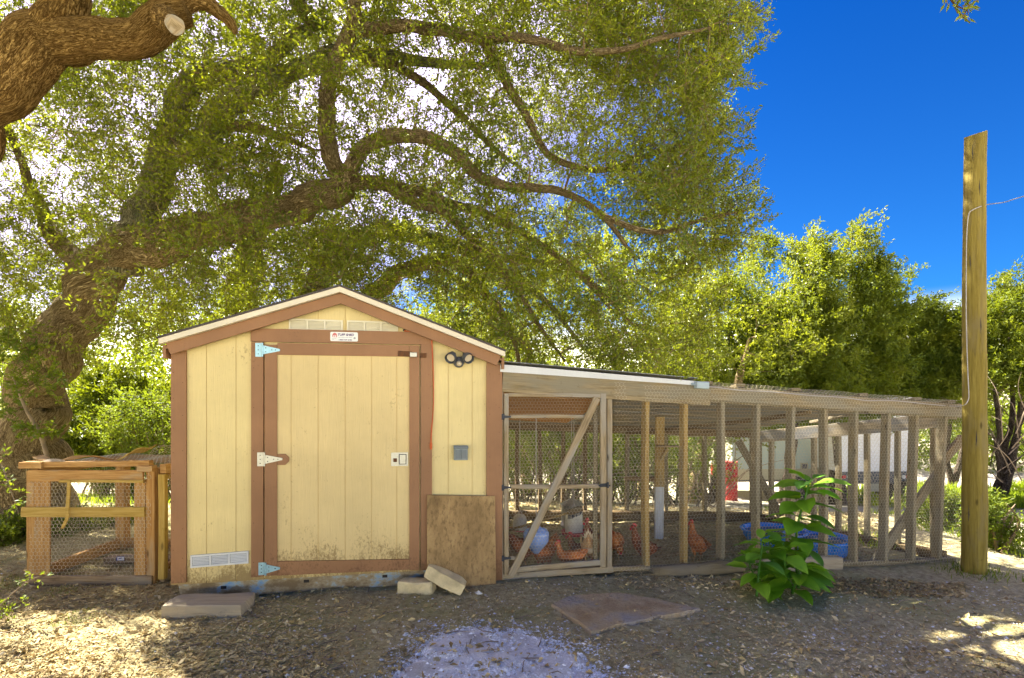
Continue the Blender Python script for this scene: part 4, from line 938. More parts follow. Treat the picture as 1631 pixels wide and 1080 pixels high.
# ---------------- hens ----------------
def hen(mat, label, pos, rz, pose='stand', scale=1.0, pale=False):
    """one continuous body lofted tail to beak, with comb, wattles, beak, eyes, wings, legs as parts"""
    t = thing('hen', (0, 0, 0), label, 'hen', 'red hens in the chicken run')
    if pose == 'stand':
        sp_ = [(-.215, .33, .012, .004), (-.185, .315, .035, .012), (-.15, .285, .050, .030), (-.11, .255, .066, .056), (-.05, .225, .082, .076), (.01, .210, .090, .084), (.06, .212, .088, .078), (.10, .235, .068, .060), (.125, .275, .045, .042), (.135, .315, .033, .031), (.142, .345, .028, .026), (.152, .368, .028, .026), (.170, .376, .024, .022), (.188, .374, .012, .011)]
    elif pose == 'tall':
        sp_ = [(-.17, .20, .012, .004), (-.15, .205, .035, .014), (-.12, .20, .050, .034), (-.09, .195, .064, .054), (-.05, .20, .078, .074), (-.01, .22, .084, .080), (.03, .25, .076, .072), (.055, .29, .056, .052), (.066, .33, .040, .038), (.070, .365, .031, .030), (.074, .395, .027, .026), (.084, .418, .027, .025), (.102, .425, .023, .021), (.120, .423, .011, .011)]
    else:   # feeding, head down
        sp_ = [(-.19, .36, .012, .004), (-.165, .34, .035, .012), (-.14, .305, .052, .032), (-.10, .265, .068, .058), (-.05, .23, .084, .078), (.01, .205, .090, .084), (.06, .190, .082, .074), (.105, .170, .060, .056), (.135, .145, .042, .040), (.155, .115, .032, .030), (.168, .085, .027, .026), (.180, .062, .027, .025), (.192, .045, .022, .021), (.200, .030, .011, .011)]
    m = MB(); vs = []; fs = []; n = len(sp_); S = 16
    for i, (x, z, rz_, ry) in enumerate(sp_):
        a = Vector((sp_[min(i + 1, n - 1)][0] - sp_[max(i - 1, 0)][0], 0, sp_[min(i + 1, n - 1)][1] - sp_[max(i - 1, 0)][1])).normalized()
        up = Vector((-a.z, 0, a.x))
        for k in range(S):
            an = 2 * math.pi * k / S; q = Vector((x, 0, z)) + up * (rz_ * math.cos(an)) + Vector((0, ry * math.sin(an), 0))
            vs.append(q + noise.noise_vector(q * 45) * (.004 if 2 < i < 10 else .0015))
    for i in range(n - 1):
        for k in range(S): fs.append([i * S + k, i * S + (k + 1) % S, (i + 1) * S + (k + 1) % S, (i + 1) * S + k])
    fs.append(list(range(S))[::-1]); fs.append([(n - 1) * S + k for k in range(S)])
    m.add(vs, fs); m.build('body', M[mat], t, smooth=True)
    hx, hz = sp_[-3][0], sp_[-3][1]; d = Vector((sp_[-1][0] - sp_[-4][0], 0, sp_[-1][1] - sp_[-4][1])).normalized(); u = Vector((-d.z, 0, d.x))
    hp = Vector((hx, 0, hz)); 
    cpts = [(-.018, .016), (-.022, .040), (-.012, .034), (-.006, .052), (.003, .040), (.011, .050), (.016, .036), (.026, .034), (.026, .014)]
    m = MB(); v2 = [hp + d * a + u * b_ + Vector((0, y, 0)) for y in (-.004, .004) for a, b_ in cpts]; k9 = len(cpts)
    m.add(v2, [list(range(k9)), [k9 + i for i in range(k9)][::-1]] + [[i, (i + 1) % k9, k9 + (i + 1) % k9, k9 + i] for i in range(k9)]); m.build('comb', M['comb'], t)
    for y in (-1, 1):
        m = MB(); c = hp + d * .018 - u * .030 + Vector((0, y * .008, 0)); lathe(m, c, [(.001, -.018), (.009, -.010), (.010, 0), (.006, .010), (.001, .014)], 8); m.build('wattle', M['comb'], t, smooth=True)
        m = MB(); c = hp + d * .006 + Vector((0, y * .021, 0)) + u * .002; lathe(m, c, [(.001, -.013), (.011, -.006), (.013, .002), (.009, .010), (.001, .013)], 8, sy=.5); m.build('face_patch', M['comb'], t, smooth=True)
        m = MB(); lathe(m, hp + d * .008 + u * .005 + Vector((0, y * .026, 0)), [(.0005, -.004), (.004, 0), (.0005, .004)], 8); m.build('eye', M['eye'], t)
        # folded wing
        m = MB(); vs = []; fs = []
        wp = [(.06, .0, .020, .0), (.04, .004, .045, .008), (.0, .0, .055, .012), (-.05, .006, .048, .010), (-.10, .020, .032, .006), (-.15, .036, .012, .001)]
        bx_ = [(q[0], q[1]) for q in sp_]
        base = Vector((.0, 0, sp_[5][1]))
        tilt = math.atan2(sp_[5][1] - sp_[3][1], sp_[5][0] - sp_[3][0])
        for (x, z, hh, o_) in wp:
            for sgn, yy in ((1, .0), (.3, .014), (-.4, .014), (-1, .0)):
                q = Vector((x * math.cos(tilt) - z * math.sin(tilt), y * (.066 + yy + o_), x * math.sin(tilt) + z)) ; q.z += hh * sgn + base.z + .012; vs.append(q)
        for i in range(5):
            for k in range(3): fs.append([i * 4 + k, i * 4 + k + 1, i * 4 + 5 + k, i * 4 + 4 + k])
        m.add(vs, fs); m.build('wing', M[mat], t, smooth=True)
        # leg with toes
        m = MB(); lx = -.005; hip = Vector((lx, y * .038, .16)); kn = Vector((lx - .022, y * .040, .085)); ft = Vector((lx + .006, y * .042, .008))
        tube(m, [hip, Vector((lx - .01, y * .039, .12)), kn], [.030, .020, .009], 8); lo = m.build('thigh', M[mat], t, smooth=True)
        m = MB(); tube(m, [kn, ft], [.0065, .0055], 7)
        for a in (-.45, 0, .45, 3.14): tube(m, [ft, ft + Vector((math.cos(a) * .038, math.sin(a) * .038, -.004))], [.0045, .002], 5)
        m.build('leg', M['beak'], t)
    m = MB(); tp_ = Vector((sp_[-1][0], 0, sp_[-1][1])); tube(m, [tp_ - d * .004, tp_ + d * .010, tp_ + d * .024 - u * .005], [.0095, .006, .001], 8); m.build('beak', M['beak'], t)
    # tail fan
    m = MB(); r0 = Vector((sp_[2][0], 0, sp_[2][1])); td = (Vector((sp_[0][0], 0, sp_[0][1])) - Vector((sp_[3][0], 0, sp_[3][1]))).normalized(); tu = Vector((td.z, 0, -td.x)) if td.x < 0 else Vector((0, 0, 1))
    for k in range(7):
        a = (k - 3) * .13; y = (k - 3) * .009; e = r0 + td * (.115 - abs(k - 3) * .008) + Vector((0, y * 2.2, 0)) + Vector((0, 0, .03 - abs(a) * .12)) * 1
        s_ = Vector((0, 1, 0)); m.add([r0 + s_ * (y - .006), r0 + s_ * (y + .006), (r0 + e) / 2 + s_ * (.012 + y * .3), e, (r0 + e) / 2 - s_ * (.012 - y * .3)], [[0, 1, 2, 3, 4]])
    m.build('tail', M['hen_pale' if pale else mat], t)
    if pale:
        m = MB(); lathe(m, Vector((-.10, 0, .215)), [(.002, -.05), (.045, -.03), (.055, 0), (.04, .035), (.002, .05)], 12); m.build('fluff', M['hen_pale'], t, smooth=True)
    t.location = pos; t.rotation_euler = (0, 0, rz); t.scale = (scale,) * 3
    return t
def gy_(px, Y): 
    x = (px - 815.5) / F * Y; return Vector((x, Y, gz(x, Y) + relief(x, Y)))
def sink(v, d): return v - Vector((0, 0, d))
hens = [
 ('hen', 'rust red hen with its head beside the pale blue feeder behind the gate brace', sink(gy_(868, 4.50), .07), R(235), 'stand', .86),
 ('hen', 'bright orange hen crouching low behind the middle of the gate, facing left', sink(gy_(908, 4.34), .03), R(158), 'stand', .68),
 ('hen_dark', 'dark brown hen peering left behind the orange hen', sink(gy_(929, 4.62), .07), R(168), 'stand', .80),
 ('hen_tan', 'tan hen with pale fluffy rear at the right of the gate', gy_(941, 4.46), R(75), 'feed', .92, True),
 ('hen_dark', 'darkest hen with its neck stretched up beside the white hanging waterer', gy_(944, 4.85), R(200), 'tall', .78),
 ('hen', 'hen half hidden behind the post right of the gate', gy_(980, 4.75), R(60), 'feed', .85),
 ('hen_dark', 'brown hen walking left behind the first post right of the gate', gy_(1022, 4.58), R(165), 'tall', .80),
 ('hen', 'rust hen standing alone behind the second post right of the gate', gy_(1109, 4.75), R(110), 'tall', .80)]
for h_ in hens: hen(*h_)
hen('hen_dark', 'dark hen low in the left corner behind the gate brace', gy_(836, 4.40), R(30), 'feed', .80)

# ---------------- feeders, broom, pools ----------------
def jug(name, label, c, r, h, base_r, mat, bmat, cat='feeder', group=None, tilt=0):
    t = thing(name, c, label, cat, group)
    m = MB(); lathe(m, c, [(r * 1.0, .012), (r * 1.02, .03), (r * .98, h * .6), (r * .90, h * .82), (r * .62, h * .95), (r * .2, h * .99), (.001, h)], 28); m.build('jar', M[mat], t, smooth=True)
    m = MB(); lathe(m, c, [(.001, 0), (base_r, 0), (base_r * 1.05, .035), (base_r * 1.0, .036), (base_r * .95, .012), (r * .9, .012)], 28); m.build('tray', M[bmat], t, smooth=True)
    m = MB(); tube(m, catmull([c + Vector((-r * .3, 0, h * .97)), c + Vector((-r * .15, 0, h * 1.15)), c + Vector((r * .15, 0, h * 1.15)), c + Vector((r * .3, 0, h * .97))], 4), .004, 6); m.build('handle', M['cable'], t)
    return t
def at_bottom(px, py, Y): return P(px, py, Y)
Yj = 5.0
jw = jug('white_waterer', 'tall white plastic hanging waterer with a red tray behind the gate', P(914, 851, Yj), .082, .235, .112, 'plastic_white', 'plastic_red', 'waterer')
m = MB(); tube(m, [P(914, 806, Yj), P(914, 700, Yj + .2), P(914, 668, Yj + .2)], .003, 5); m.build('hanging_cord', M['cable'], jw)
jl = jug('white_waterer', 'small white bell shaped waterer with red tray at the left behind the gate brace', P(828, 847, 5.7), .075, .19, .12, 'plastic_white', 'plastic_red', 'waterer')
m = MB(); tube(m, [P(828, 819, 5.7), P(828, 730, 5.75), P(828, 668, 5.8)], .003, 5); m.build('hanging_cord', M['cable'], jl)
c = P(911, 838, 5.75); gm = thing('metal_feeder', c, 'galvanised hanging poultry feeder with a ribbed cone lid', 'feeder')
m = MB(); lathe(m, c, [(.001, 0), (.12, 0), (.125, .02), (.118, .022), (.115, .235)], 26); m.build('drum', M['feed_metal'], gm, smooth=True)
m = MB(); prof = [(.128, .232)]
for k in range(8): prof += [(.128 - k * .015, .238 + k * .0085), (.128 - k * .015 - .004, .242 + k * .0085)]
prof += [(.001, .312)]; lathe(m, c, prof, 26); m.build('lid', M['feed_metal'], gm)
m = MB(); tube(m, [c + Vector((0, 0, .31)), Vector((c.x, c.y + .05, 1.2))], .003, 5); m.build('hanging_cord', M['cable'], gm)
c = P(854, 882, 4.32); bf = thing('blue_feeder', c, 'pale blue plastic feeder hanging point down behind the gate brace', 'feeder')
m = MB(); lathe(m, c, [(.001, .0), (.022, .004), (.088, .085), (.10, .10), (.105, .17), (.085, .20), (.035, .215), (.03, .235), (.001, .236)], 26, sy=.8); m.build('bucket', M['plastic_blue'], bf, smooth=True)
m = MB(); tube(m, [c + Vector((0, 0, .235)), P(854, 660, 4.36)], .003, 5); m.build('hanging_cord', M['cable'], bf)
# broom leaning across the gate
a, b2 = P(808, 845, 4.75), P(905, 817, 4.85); br = thing('push_broom', a, 'wooden handled broom with dark bristle head slung across inside the gate', 'broom')
m = MB(); tube(m, [a, b2], .011, 9); m.build('handle', M['yellow_wood'], br, smooth=True)
d_ = (b2 - a).normalized(); e_ = P(927, 809, 4.87); m = MB(); beam(m, b2, e_, .04, .05, Vector((0, 1, 0))); m.build('broom_head', M['dark_wood'], br)
m = MB(); 
for k in range(22):
    q = b2.lerp(e_, (k + .5) / 22); tube(m, [q + Vector((0, random.uniform(-.01, .01), -.02)), q + Vector((random.uniform(-.006, .006), random.uniform(-.02, .02), -.06))], .0035, 4)
m.build('bristles', M['steel_dark'], br, kind='stuff')
# loose poles lying inside
m = MB(); tube(m, catmull([P(905, 830, 5.6) - Vector((0, 0, .1)), gy_(880, 5.2) + Vector((0, 0, .03)), gy_(890, 4.9) + Vector((0, 0, .02))], 5), .012, 7, rough=.3); m.build('fallen_stick', M['stick'], label='bent dead stick on the straw floor of the run by the gate', cat='stick', smooth=True)
# pools
def pool(label, px, py, Y, r, h, sx=1.0, rot=0):
    x = (px - 815.5) / F * Y; c = Vector((x, Y, gz(x, Y)))
    t = thing('paddling_pool', c, label, 'paddling pool', 'blue plastic paddling pools in the run')
    m = MB(); lathe(m, c, [(r * .86, .0), (r * .90, h * .35), (r * .94, h * .38), (r * .95, h * .84), (r * 1.06, h * .86), (r * 1.08, h * .95), (r * 1.04, h), (r * .99, h * .98), (r * .93, h * .84), (r * .88, h * .3), (.001, h * .2)], 40, sy=sx, wob=.012); m.build('basin', M['pool'], t, smooth=True)
    m = MB(); lathe(m, c, [(r * .925, h * .72), (r * .5, h * .721), (.001, h * .72)], 40, sy=sx, wob=.012); m.build('water', M['water'], t, smooth=True)
    m = MB()
    for k in range(26):
        a = 2 * math.pi * k / 26; q = c + Vector((math.cos(a) * r * .945, math.sin(a) * r * .945 * sx, h * .42)); tube(m, [q, q + Vector((0, 0, h * .4))], .006, 5)
    m.build('rim_ribs', M['pool'], t, kind='stuff'); return t
pool('bright blue plastic paddling pool further back, left of the leafy plant', 1232, 860, 5.55, .30, .14)
pool('bright blue plastic paddling pool nearer the netting, right of the leafy plant', 1302, 880, 5.25, .29, .155)

# ---------------- trailers and red things beyond ----------------
def gpt(px, Y): x = (px - 815.5) / F * Y; return Vector((x, Y, gz(x, Y)))
Yt = 13.4; g0 = gpt(1180, Yt).z
TF = Frame((gpt(1166, Yt).x, Yt), R(4)); wT = TF.uz(1337, 730)[0]
tr = thing('camper_trailer', TF.p(0, 0, g0), 'grey green panelled camper trailer seen side on beyond the run', 'trailer')
zbt = TF.uz(1250, 764)[1]; zst = TF.uz(1250, 748)[1]; ztp = H + .0
n_ = 5
for k in range(n_):
    a, b_ = wT * k / n_ + .004, wT * (k + 1) / n_ - .004; m = MB(); slab(m, TF, [(a, zst + .02), (b_, zst + .02), (b_, ztp), (a, ztp)], -.03, 0); m.build('side_panel', M['trailer'], tr)
m = MB(); slab(m, TF, [(0, zst - .012), (wT, zst - .012), (wT, zst + .018), (0, zst + .018)], -.03, .012); m.build('trim_strip', M['trailer_tan'], tr)
ua = TF.uz(1243, 760)[0]; ub = TF.uz(1290, 760)[0]; arc = [(ua, zbt)] + [((ua + ub) / 2 - (ub - ua) / 2 * math.cos(math.pi * k / 8), zbt + (zst - zbt) * .96 * math.sin(math.pi * k / 8)) for k in range(1, 8)] + [(ub, zbt)]
m = MB(); slab(m, TF, [(0, zbt), (ua, zbt)] + arc[1:-1] + [(ub, zbt), (wT, zbt), (wT, zst - .014), (0, zst - .014)], -.03, 0); m.build('lower_panel', M['trailer_tan'], tr)
m = MB(); vs = [TF.p(u, v, z) for v in (-.04, -2.0) for u, z in ((0.02, zbt), (wT - .02, zbt), (wT - .02, ztp - .01), (.02, ztp - .01))]
m.add(vs, [[0, 1, 2, 3], [7, 6, 5, 4], [0, 4, 5, 1], [2, 6, 7, 3], [1, 5, 6, 2], [3, 7, 4, 0]]); m.build('shell', M['trailer_tan'], tr)
for u in ((ua + ub) / 2, (ua + ub) / 2 - 1.35 if False else (ua + ub) / 2 + .02):
    pass
wr = .30; cz = g0 + wr
m = MB(); tube(m, [TF.p((ua + ub) / 2, -.02, cz), TF.p((ua + ub) / 2, -.22, cz)], wr, 24); wh = m.build('wheel', M['tyre'], tr)
m = MB(); tube(m, [TF.p((ua + ub) / 2, -.012, cz), TF.p((ua + ub) / 2, -.03, cz)], .17, 16); m.build('rim', M['zinc'], wh)
u0, z1 = TF.uz(1275, 737, .01); u1, z0 = TF.uz(1287, 748, .01); m = MB(); slab(m, TF, [(u0, z0), (u1, z0), (u1, z1), (u0, z1)], .002, .012); vt_ = m.build('vent_frame', M['trailer_tan'], tr)
m = MB(); slab(m, TF, [(u0 + .03, z0 + .03), (u1 - .03, z0 + .03), (u1 - .03, z1 - .03), (u0 + .03, z1 - .03)], .0125, .014); m.build('vent_grille', M['steel_dark'], vt_)
for (a, b_) in ((.1, .35), (wT - .9, wT - .5)):
    m = MB(); beam(m, TF.p(a, -.1, g0), TF.p(a, -.1, zbt), .06, .06); m.build('stand_leg', M['steel_dark'], tr)
m = MB(); beam(m, TF.p(-.1, -.3, zbt - .05), TF.p(wT, -.3, zbt - .05), .06, .08); m.build('chassis', M['steel_dark'], tr)
Yw = 12.6; WF = Frame((gpt(1337, Yw).x, Yw), R(3)); wW = WF.uz(1452, 720)[0]; g0 = gpt(1390, Yw).z
tw = thing('box_trailer', WF.p(0, 0, g0), 'white box trailer seen from the rear with round red and white lamps', 'trailer')
zb_ = WF.uz(1390, 751)[1]; zt_ = H + .03
for k in range(3):
    a, b_ = wW * k / 3 + .006, wW * (k + 1) / 3 - .006; m = MB(); slab(m, WF, [(a, zb_), (b_, zb_), (b_, zt_), (a, zt_)], -.03, 0); m.build('rear_panel', M['trailer_white'], tw)
m = MB(); vs = [WF.p(u, v, z) for v in (-.035, -2.6) for u, z in ((0.01, zb_), (wW - .01, zb_), (wW - .01, zt_), (.01, zt_))]
m.add(vs, [[0, 1, 2, 3], [7, 6, 5, 4], [0, 4, 5, 1], [2, 6, 7, 3], [1, 5, 6, 2], [3, 7, 4, 0]]); m.build('box', M['trailer_white'], tw)
zb2 = WF.uz(1390, 766)[1]; m = MB(); slab(m, WF, [(-.01, zb2), (wW + .01, zb2), (wW + .01, zb_ - .005), (-.01, zb_ - .005)], -.12, .03); bp_ = m.build('rear_bumper', M['steel_dark'], tw)
for px, mt in ((1344, 'lamp_red'), (1352, 'lamp_white'), (1439, 'lamp_white'), (1445, 'lamp_red')):
    u, z = WF.uz(px, 759.5, .03); m = MB(); tube(m, [WF.p(u, .03, z), WF.p(u, .05, z)], .045, 14); m.build('tail_lamp', M[mt], bp_)
u, z = WF.uz(1360, 772, .03); m = MB(); beam(m, WF.p(u - .04, .03, z), WF.p(u + .04, .03, z), .02, .04); m.build('reflector', M['amber'], tw)
for px in (1352, 1438):
    u = WF.uz(px, 780)[0]; m = MB(); tube(m, [WF.p(u - .10, -.5, g0 + .3), WF.p(u + .10, -.5, g0 + .3)], .30, 22); wh = m.build('wheel', M['tyre'], tw)
    m = MB(); tube(m, [WF.p(u - .11, -.5, g0 + .3), WF.p(u + .11, -.5, g0 + .3)], .15, 14); m.build('rim', M['zinc'], wh)
m = MB(); beam(m, WF.p(.1, -.3, zb2 - .06), WF.p(wW - .1, -.3, zb2 - .06), .1, .1); m.build('axle_beam', M['steel_dark'], tw)
for px, py in ((1392, 778), (1400, 779)):
    pass
u, z = WF.uz(1395, 777, .1); m = MB(); slab(m, WF, [(u - .10, z - .09), (u + .10, z - .09), (u + .12, z + .09), (u - .12, z + .09)], .05, .065); m.build('mud_flap', M['trailer_tan'], tw)
# red drum and can
c = gpt(1163, 12.9); rb = thing('red_barrel', c, 'red steel barrel standing left of the grey trailer', 'barrel')
m = MB(); hh = (H - (735 - HOR) / F * 12.9) - c.z; lathe(m, c, [(.001, 0), (.17, 0), (.175, .02), (.17, .04), (.17, hh * .33), (.178, hh * .35), (.17, hh * .37), (.17, hh * .66), (.178, hh * .68), (.17, hh * .70), (.17, hh - .02), (.175, hh), (.16, hh - .01), (.001, hh - .01)], 24); m.build('drum', M['red'], rb, smooth=False)
m = MB(); lathe(m, c + Vector((.08, 0, hh - .01)), [(.03, 0), (.03, .02), (.001, .02)], 10); m.build('cap', M['steel_dark'], rb)
c = gpt(1140, 12.4); c.z = H - (758 - HOR) / F * 12.4; 
st_ = thing('stump_seat', gpt(1140, 12.4), 'grey stump carrying the small red can', 'stump')
m = MB(); g_ = gpt(1140, 12.4); tube(m, [g_, Vector((g_.x, g_.y, (g_.z + c.z) / 2)), Vector((g_.x, g_.y, c.z))], [.17, .14, .14], 12, rough=.2); m.build('block', M['bark_cedar'], st_)
rc = thing('fuel_can', c, 'small orange red plastic can left of the red barrel', 'can')
m = MB(); beam(m, c, c + Vector((0, 0, .26)), .16, .20, Vector((0, 1, 0)), ch=.03); m.build('can_body', M['red2'], rc)
m = MB(); tube(m, [c + Vector((-.06, 0, .26)), c + Vector((-.10, 0, .34))], [.02, .012], 8); m.build('spout', M['lamp_white'], rc)
m = MB(); tube(m, catmull([c + Vector((-.03, 0, .255)), c + Vector((-.01, 0, .30)), c + Vector((.06, 0, .30)), c + Vector((.08, 0, .255))], 4), .012, 6); m.build('handle', M['red2'], rc)
# flagstone
fpx = [(876, 966), (905, 953), (940, 951), (985, 948), (1040, 957), (1080, 966), (1118, 975), (1075, 984), (1040, 988), (1010, 997), (985, 1000), (960, 1010), (940, 1012), (920, 996), (898, 981)]
top = []; 
for (x, y) in fpx:
    q = ground_at(x, y); top.append(q)
fine = []
for i in range(len(top)):
    a, b_ = top[i], top[(i + 1) % len(top)]
    for k in range(4):
        q = a.lerp(b_, k / 4); q = q + noise.noise_vector(q * 16) * .012; q.z = gz(q.x, q.y); fine.append(q)
m = MB(); n_ = len(fine); hz = .022; cen = sum(fine, Vector()) / n_
vs = [q + Vector((0, 0, -.02)) for q in fine] + [q + (cen - q) * .012 + Vector((0, 0, hz * .6)) for q in fine] + [q + (cen - q) * .03 + Vector((0, 0, hz + .005 * noise.noise(q * 9))) for q in fine]
rings = [.35, .7, 1.0]
for f_ in (.35, .7): vs += [q + (cen - q) * f_ + Vector((0, 0, hz + .01 * noise.noise(q.lerp(cen, f_) * 5))) for q in fine]
vs.append(cen + Vector((0, 0, hz)))
fs = []
for j in range(4):
    for i in range(n_): fs.append([j * n_ + i, j * n_ + (i + 1) % n_, (j + 1) * n_ + (i + 1) % n_, (j + 1) * n_ + i])
for i in range(n_): fs.append([4 * n_ + i, 4 * n_ + (i + 1) % n_, 5 * n_])
m.add(vs, fs); m.build('flagstone', M['flag'], origin=cen, label='flat reddish brown flagstone with ragged edges on the dirt before the gate', cat='paving stone')
# ---------------- foliage machinery ----------------
def unit(a): return a / (np.linalg.norm(a, axis=-1, keepdims=True) + 1e-9)
def leaves(pos, dr, ln, wd, flat=.6):
    """one bent four-cornered leaf per row"""
    n = len(pos); dr = unit(dr); r = unit(rng.normal(size=(n, 3)) + np.array([0, 0, 1.2]) * flat)
    sd = unit(np.cross(dr, r)); nm_ = np.cross(sd, dr)
    ln = ln[:, None]; wd = wd[:, None]
    a = pos; b_ = pos + dr * ln * .45 + sd * wd * .5 + nm_ * wd * .18; c_ = pos + dr * ln - nm_ * ln * .06; d_ = pos + dr * ln * .45 - sd * wd * .5 + nm_ * wd * .18
    V = np.stack([a, b_, c_, d_], 1).reshape(-1, 3); Fc = np.arange(n * 4).reshape(n, 4)
    return V, Fc
def sprays(cent, n_tw, n_lf, rad, ln, wd, bias=(0, 0, .2), outd=None, outw=0, jit=.02, stem_r=.0022):
    """twiglets starting round each centre, leaves along them; returns leaf arrays and stems"""
    M_ = len(cent); tw = rng.normal(size=(M_, n_tw, 3)) + np.array(bias)
    if outd is not None: tw = tw + outd[:, None, :] * outw
    tw = unit(tw); L_ = rad * rng.uniform(.55, 1.15, size=(M_, n_tw, 1))
    st = cent[:, None, :] + rng.normal(size=(M_, n_tw, 3)) * rad * .28
    t = rng.uniform(.12, 1.0, size=(M_, n_tw, n_lf, 1))
    pos = st[:, :, None, :] + tw[:, :, None, :] * L_[:, :, None, :] * t + rng.normal(size=(M_, n_tw, n_lf, 3)) * jit
    dr = tw[:, :, None, :] * .8 + rng.normal(size=(M_, n_tw, n_lf, 3)) * .75
    pos = pos.reshape(-1, 3); dr = dr.reshape(-1, 3); n = len(pos)
    V, Fc = leaves(pos, dr, ln * rng.uniform(.7, 1.25, n), wd * rng.uniform(.7, 1.25, n))
    g = rng.uniform(0, 1, (M_, 1, 1)) * .55 + rng.uniform(0, 1, (M_, n_tw, 1)) * .15 + rng.uniform(0, 1, (M_, n_tw, n_lf)) * .3
    at = np.repeat(g.reshape(-1), 4)
    return V, Fc, at, st.reshape(-1, 3), (st + tw * L_).reshape(-1, 3)
def stems(p, q, r0, r1):
    t = unit(q - p); a = unit(np.cross(t, np.array([.3, .8, .2]))); b_ = np.cross(t, a); V = []
    for k in range(3):
        an = 2.094 * k; o = a * math.cos(an) + b_ * math.sin(an); V += [p + o * r0, q + o * r1]
    V = np.stack(V, 1).reshape(-1, 3); base = np.arange(len(p))[:, None] * 6
    return V, np.concatenate([base + np.array([[0, 2, 3, 1]]), base + np.array([[2, 4, 5, 3]]), base + np.array([[4, 0, 1, 5]])])
def inpoly(x, y, poly):
    c = False; j = len(poly) - 1
    for i in range(len(poly)):
        xi, yi = poly[i]; xj, yj = poly[j]
        if (yi > y) != (yj > y) and x < (xj - xi) * (y - yi) / (yj - yi) + xi: c = not c
        j = i
    return c
class Tree:
    def __init__(s, name, loc, label, group=None, cat='tree'):
        s.t = thing(name, loc, label, cat, group); s.nodes = []; s.twp = []; s.twq = []; s.tr = []
    def limb(s, pts, rad, mat='bark', sides=12, rough=.12, name='limb', sub=7, ridge=0, rec=True):
        """pts: world points, rad: radius list"""
        P_ = catmull(pts, sub); n = len(P_); rr = np.interp(np.linspace(0, 1, n), np.linspace(0, 1, len(rad)), rad)
        P_ = [Vector(p) + noise.noise_vector(Vector(p) * 2.7) * .55 * float(rr[i]) + noise.noise_vector(Vector(p) * 6) * .22 * float(rr[i]) for i, p in enumerate(P_)]
        m = MB(); tube(m, P_, list(rr), sides, rough=rough, ridge=ridge); o = m.build(name, M[mat], s.t, smooth=True)
        if rec: s.nodes += [(np.array(p), float(r)) for p, r in zip(P_, rr)]
        return o
    def grow(s, targets, r0=.012, wig=.06):
        """join every leaf cluster to the nearest wood already there with a curved twig"""
        nodes = np.array([n[0] for n in s.nodes]); nr = np.array([n[1] for n in s.nodes])
        T = np.array(targets); d0 = np.array([np.min(np.sum((nodes - t) ** 2, 1)) for t in T]); order = np.argsort(d0)
        m = MB(); cap = len(nodes) + len(T) * 5; A = np.zeros((cap, 3)); A[:len(nodes)] = nodes; RR = np.zeros(cap); RR[:len(nodes)] = nr; k = len(nodes)
        outd = np.zeros_like(T)
        for i in order:
            t = T[i]; dd = np.sum((A[:k] - t) ** 2, 1); j = int(np.argmin(dd)); a = A[j]; L_ = math.sqrt(dd[j])
            if L_ < .02: continue
            r_s = min(RR[j] * .7, r0 + .006 * L_); mid = (a + t) / 2 + rng.normal(size=3) * wig * L_ + np.array([0, 0, .10 * L_])
            q1 = a * .62 + mid * .38 * 1.0 + rng.normal(size=3) * wig * L_ * .5; pts = [a, (a + mid) / 2 + rng.normal(size=3) * wig * .5 * L_, mid, (mid + t) / 2 + rng.normal(size=3) * wig * .5 * L_, t]
            r_e = max(r_s * .45, .003)
            tube(m, [Vector(p) for p in pts], list(np.linspace(r_s, r_e, 5)), 5 if r_s > .012 else 4, cap=False)
            for x, p in zip((.25, .5, .75, 1), pts[1:]): A[k] = p; RR[k] = r_s + (r_e - r_s) * x; k += 1
            outd[i] = unit(t - a)
        m.build('branches', M['bark_twig'], s.t, smooth=True, kind='stuff')
        return outd
    def crown(s, T, n_tw, n_lf, rad, ln, wd, mat='oak_leaf', outd=None, outw=.8, bias=(0, 0, .15), stem=True, jit=.02, name='crown'):
        V, Fc, at, sp_, sq = sprays(np.array(T), n_tw, n_lf, rad, ln, wd, bias, outd, outw, jit)
        bigmesh(name, V, Fc, M[mat], s.t, at, kind='stuff')
        if stem:
            V, Fc = stems(sp_, sq, .003, .0012); bigmesh('twigs', V, Fc, M['bark_twig'], s.t, kind='stuff')

# ---------------- main oak ----------------
oak = Tree('live_oak', P(40, 830, 6.2), 'big live oak with thick leaning trunk behind the cage, limbs arching over the shed')
oak.limb([P(20, 860, 6.2), P(38, 800, 6.2), P(55, 700, 6.2), P(78, 600, 6.15), P(112, 510, 6.1), P(155, 445, 6.0), P(205, 410, 5.9), P(255, 390, 5.82)],
         [.42, .34, .29, .27, .25, .25, .21, .18], 'bark', 56, .08, 'trunk', 16, ridge=.014)
oak.limb([P(225, 400, 5.85), P(290, 378, 5.75), P(350, 360, 5.6), P(420, 338, 5.5), P(480, 322, 5.4), P(530, 306, 5.3), P(552, 292, 5.3)], [.22, .19, .17, .155, .145, .14, .12], 'bark', 28, .12, ridge=.010, sub=10)
oak.limb([P(545, 305, 5.3), P(527, 250, 5.25), P(519, 190, 5.2), P(522, 130, 5.15), P(545, 80, 5.1), P(560, 35, 5.0), P(575, -60, 4.8)], [.095, .085, .08, .075, .075, .07, .04], 'bark', 16, .14)
oak.limb([P(550, 52, 5.05), P(610, 42, 4.95), P(680, 45, 4.9), P(760, 60, 4.8), P(840, 62, 4.7), P(950, 85, 4.6), P(1060, 60, 4.6), P(1130, 45, 4.6)], [.065, .058, .052, .046, .038, .028, .018, .010], 'bark', 12, .14)
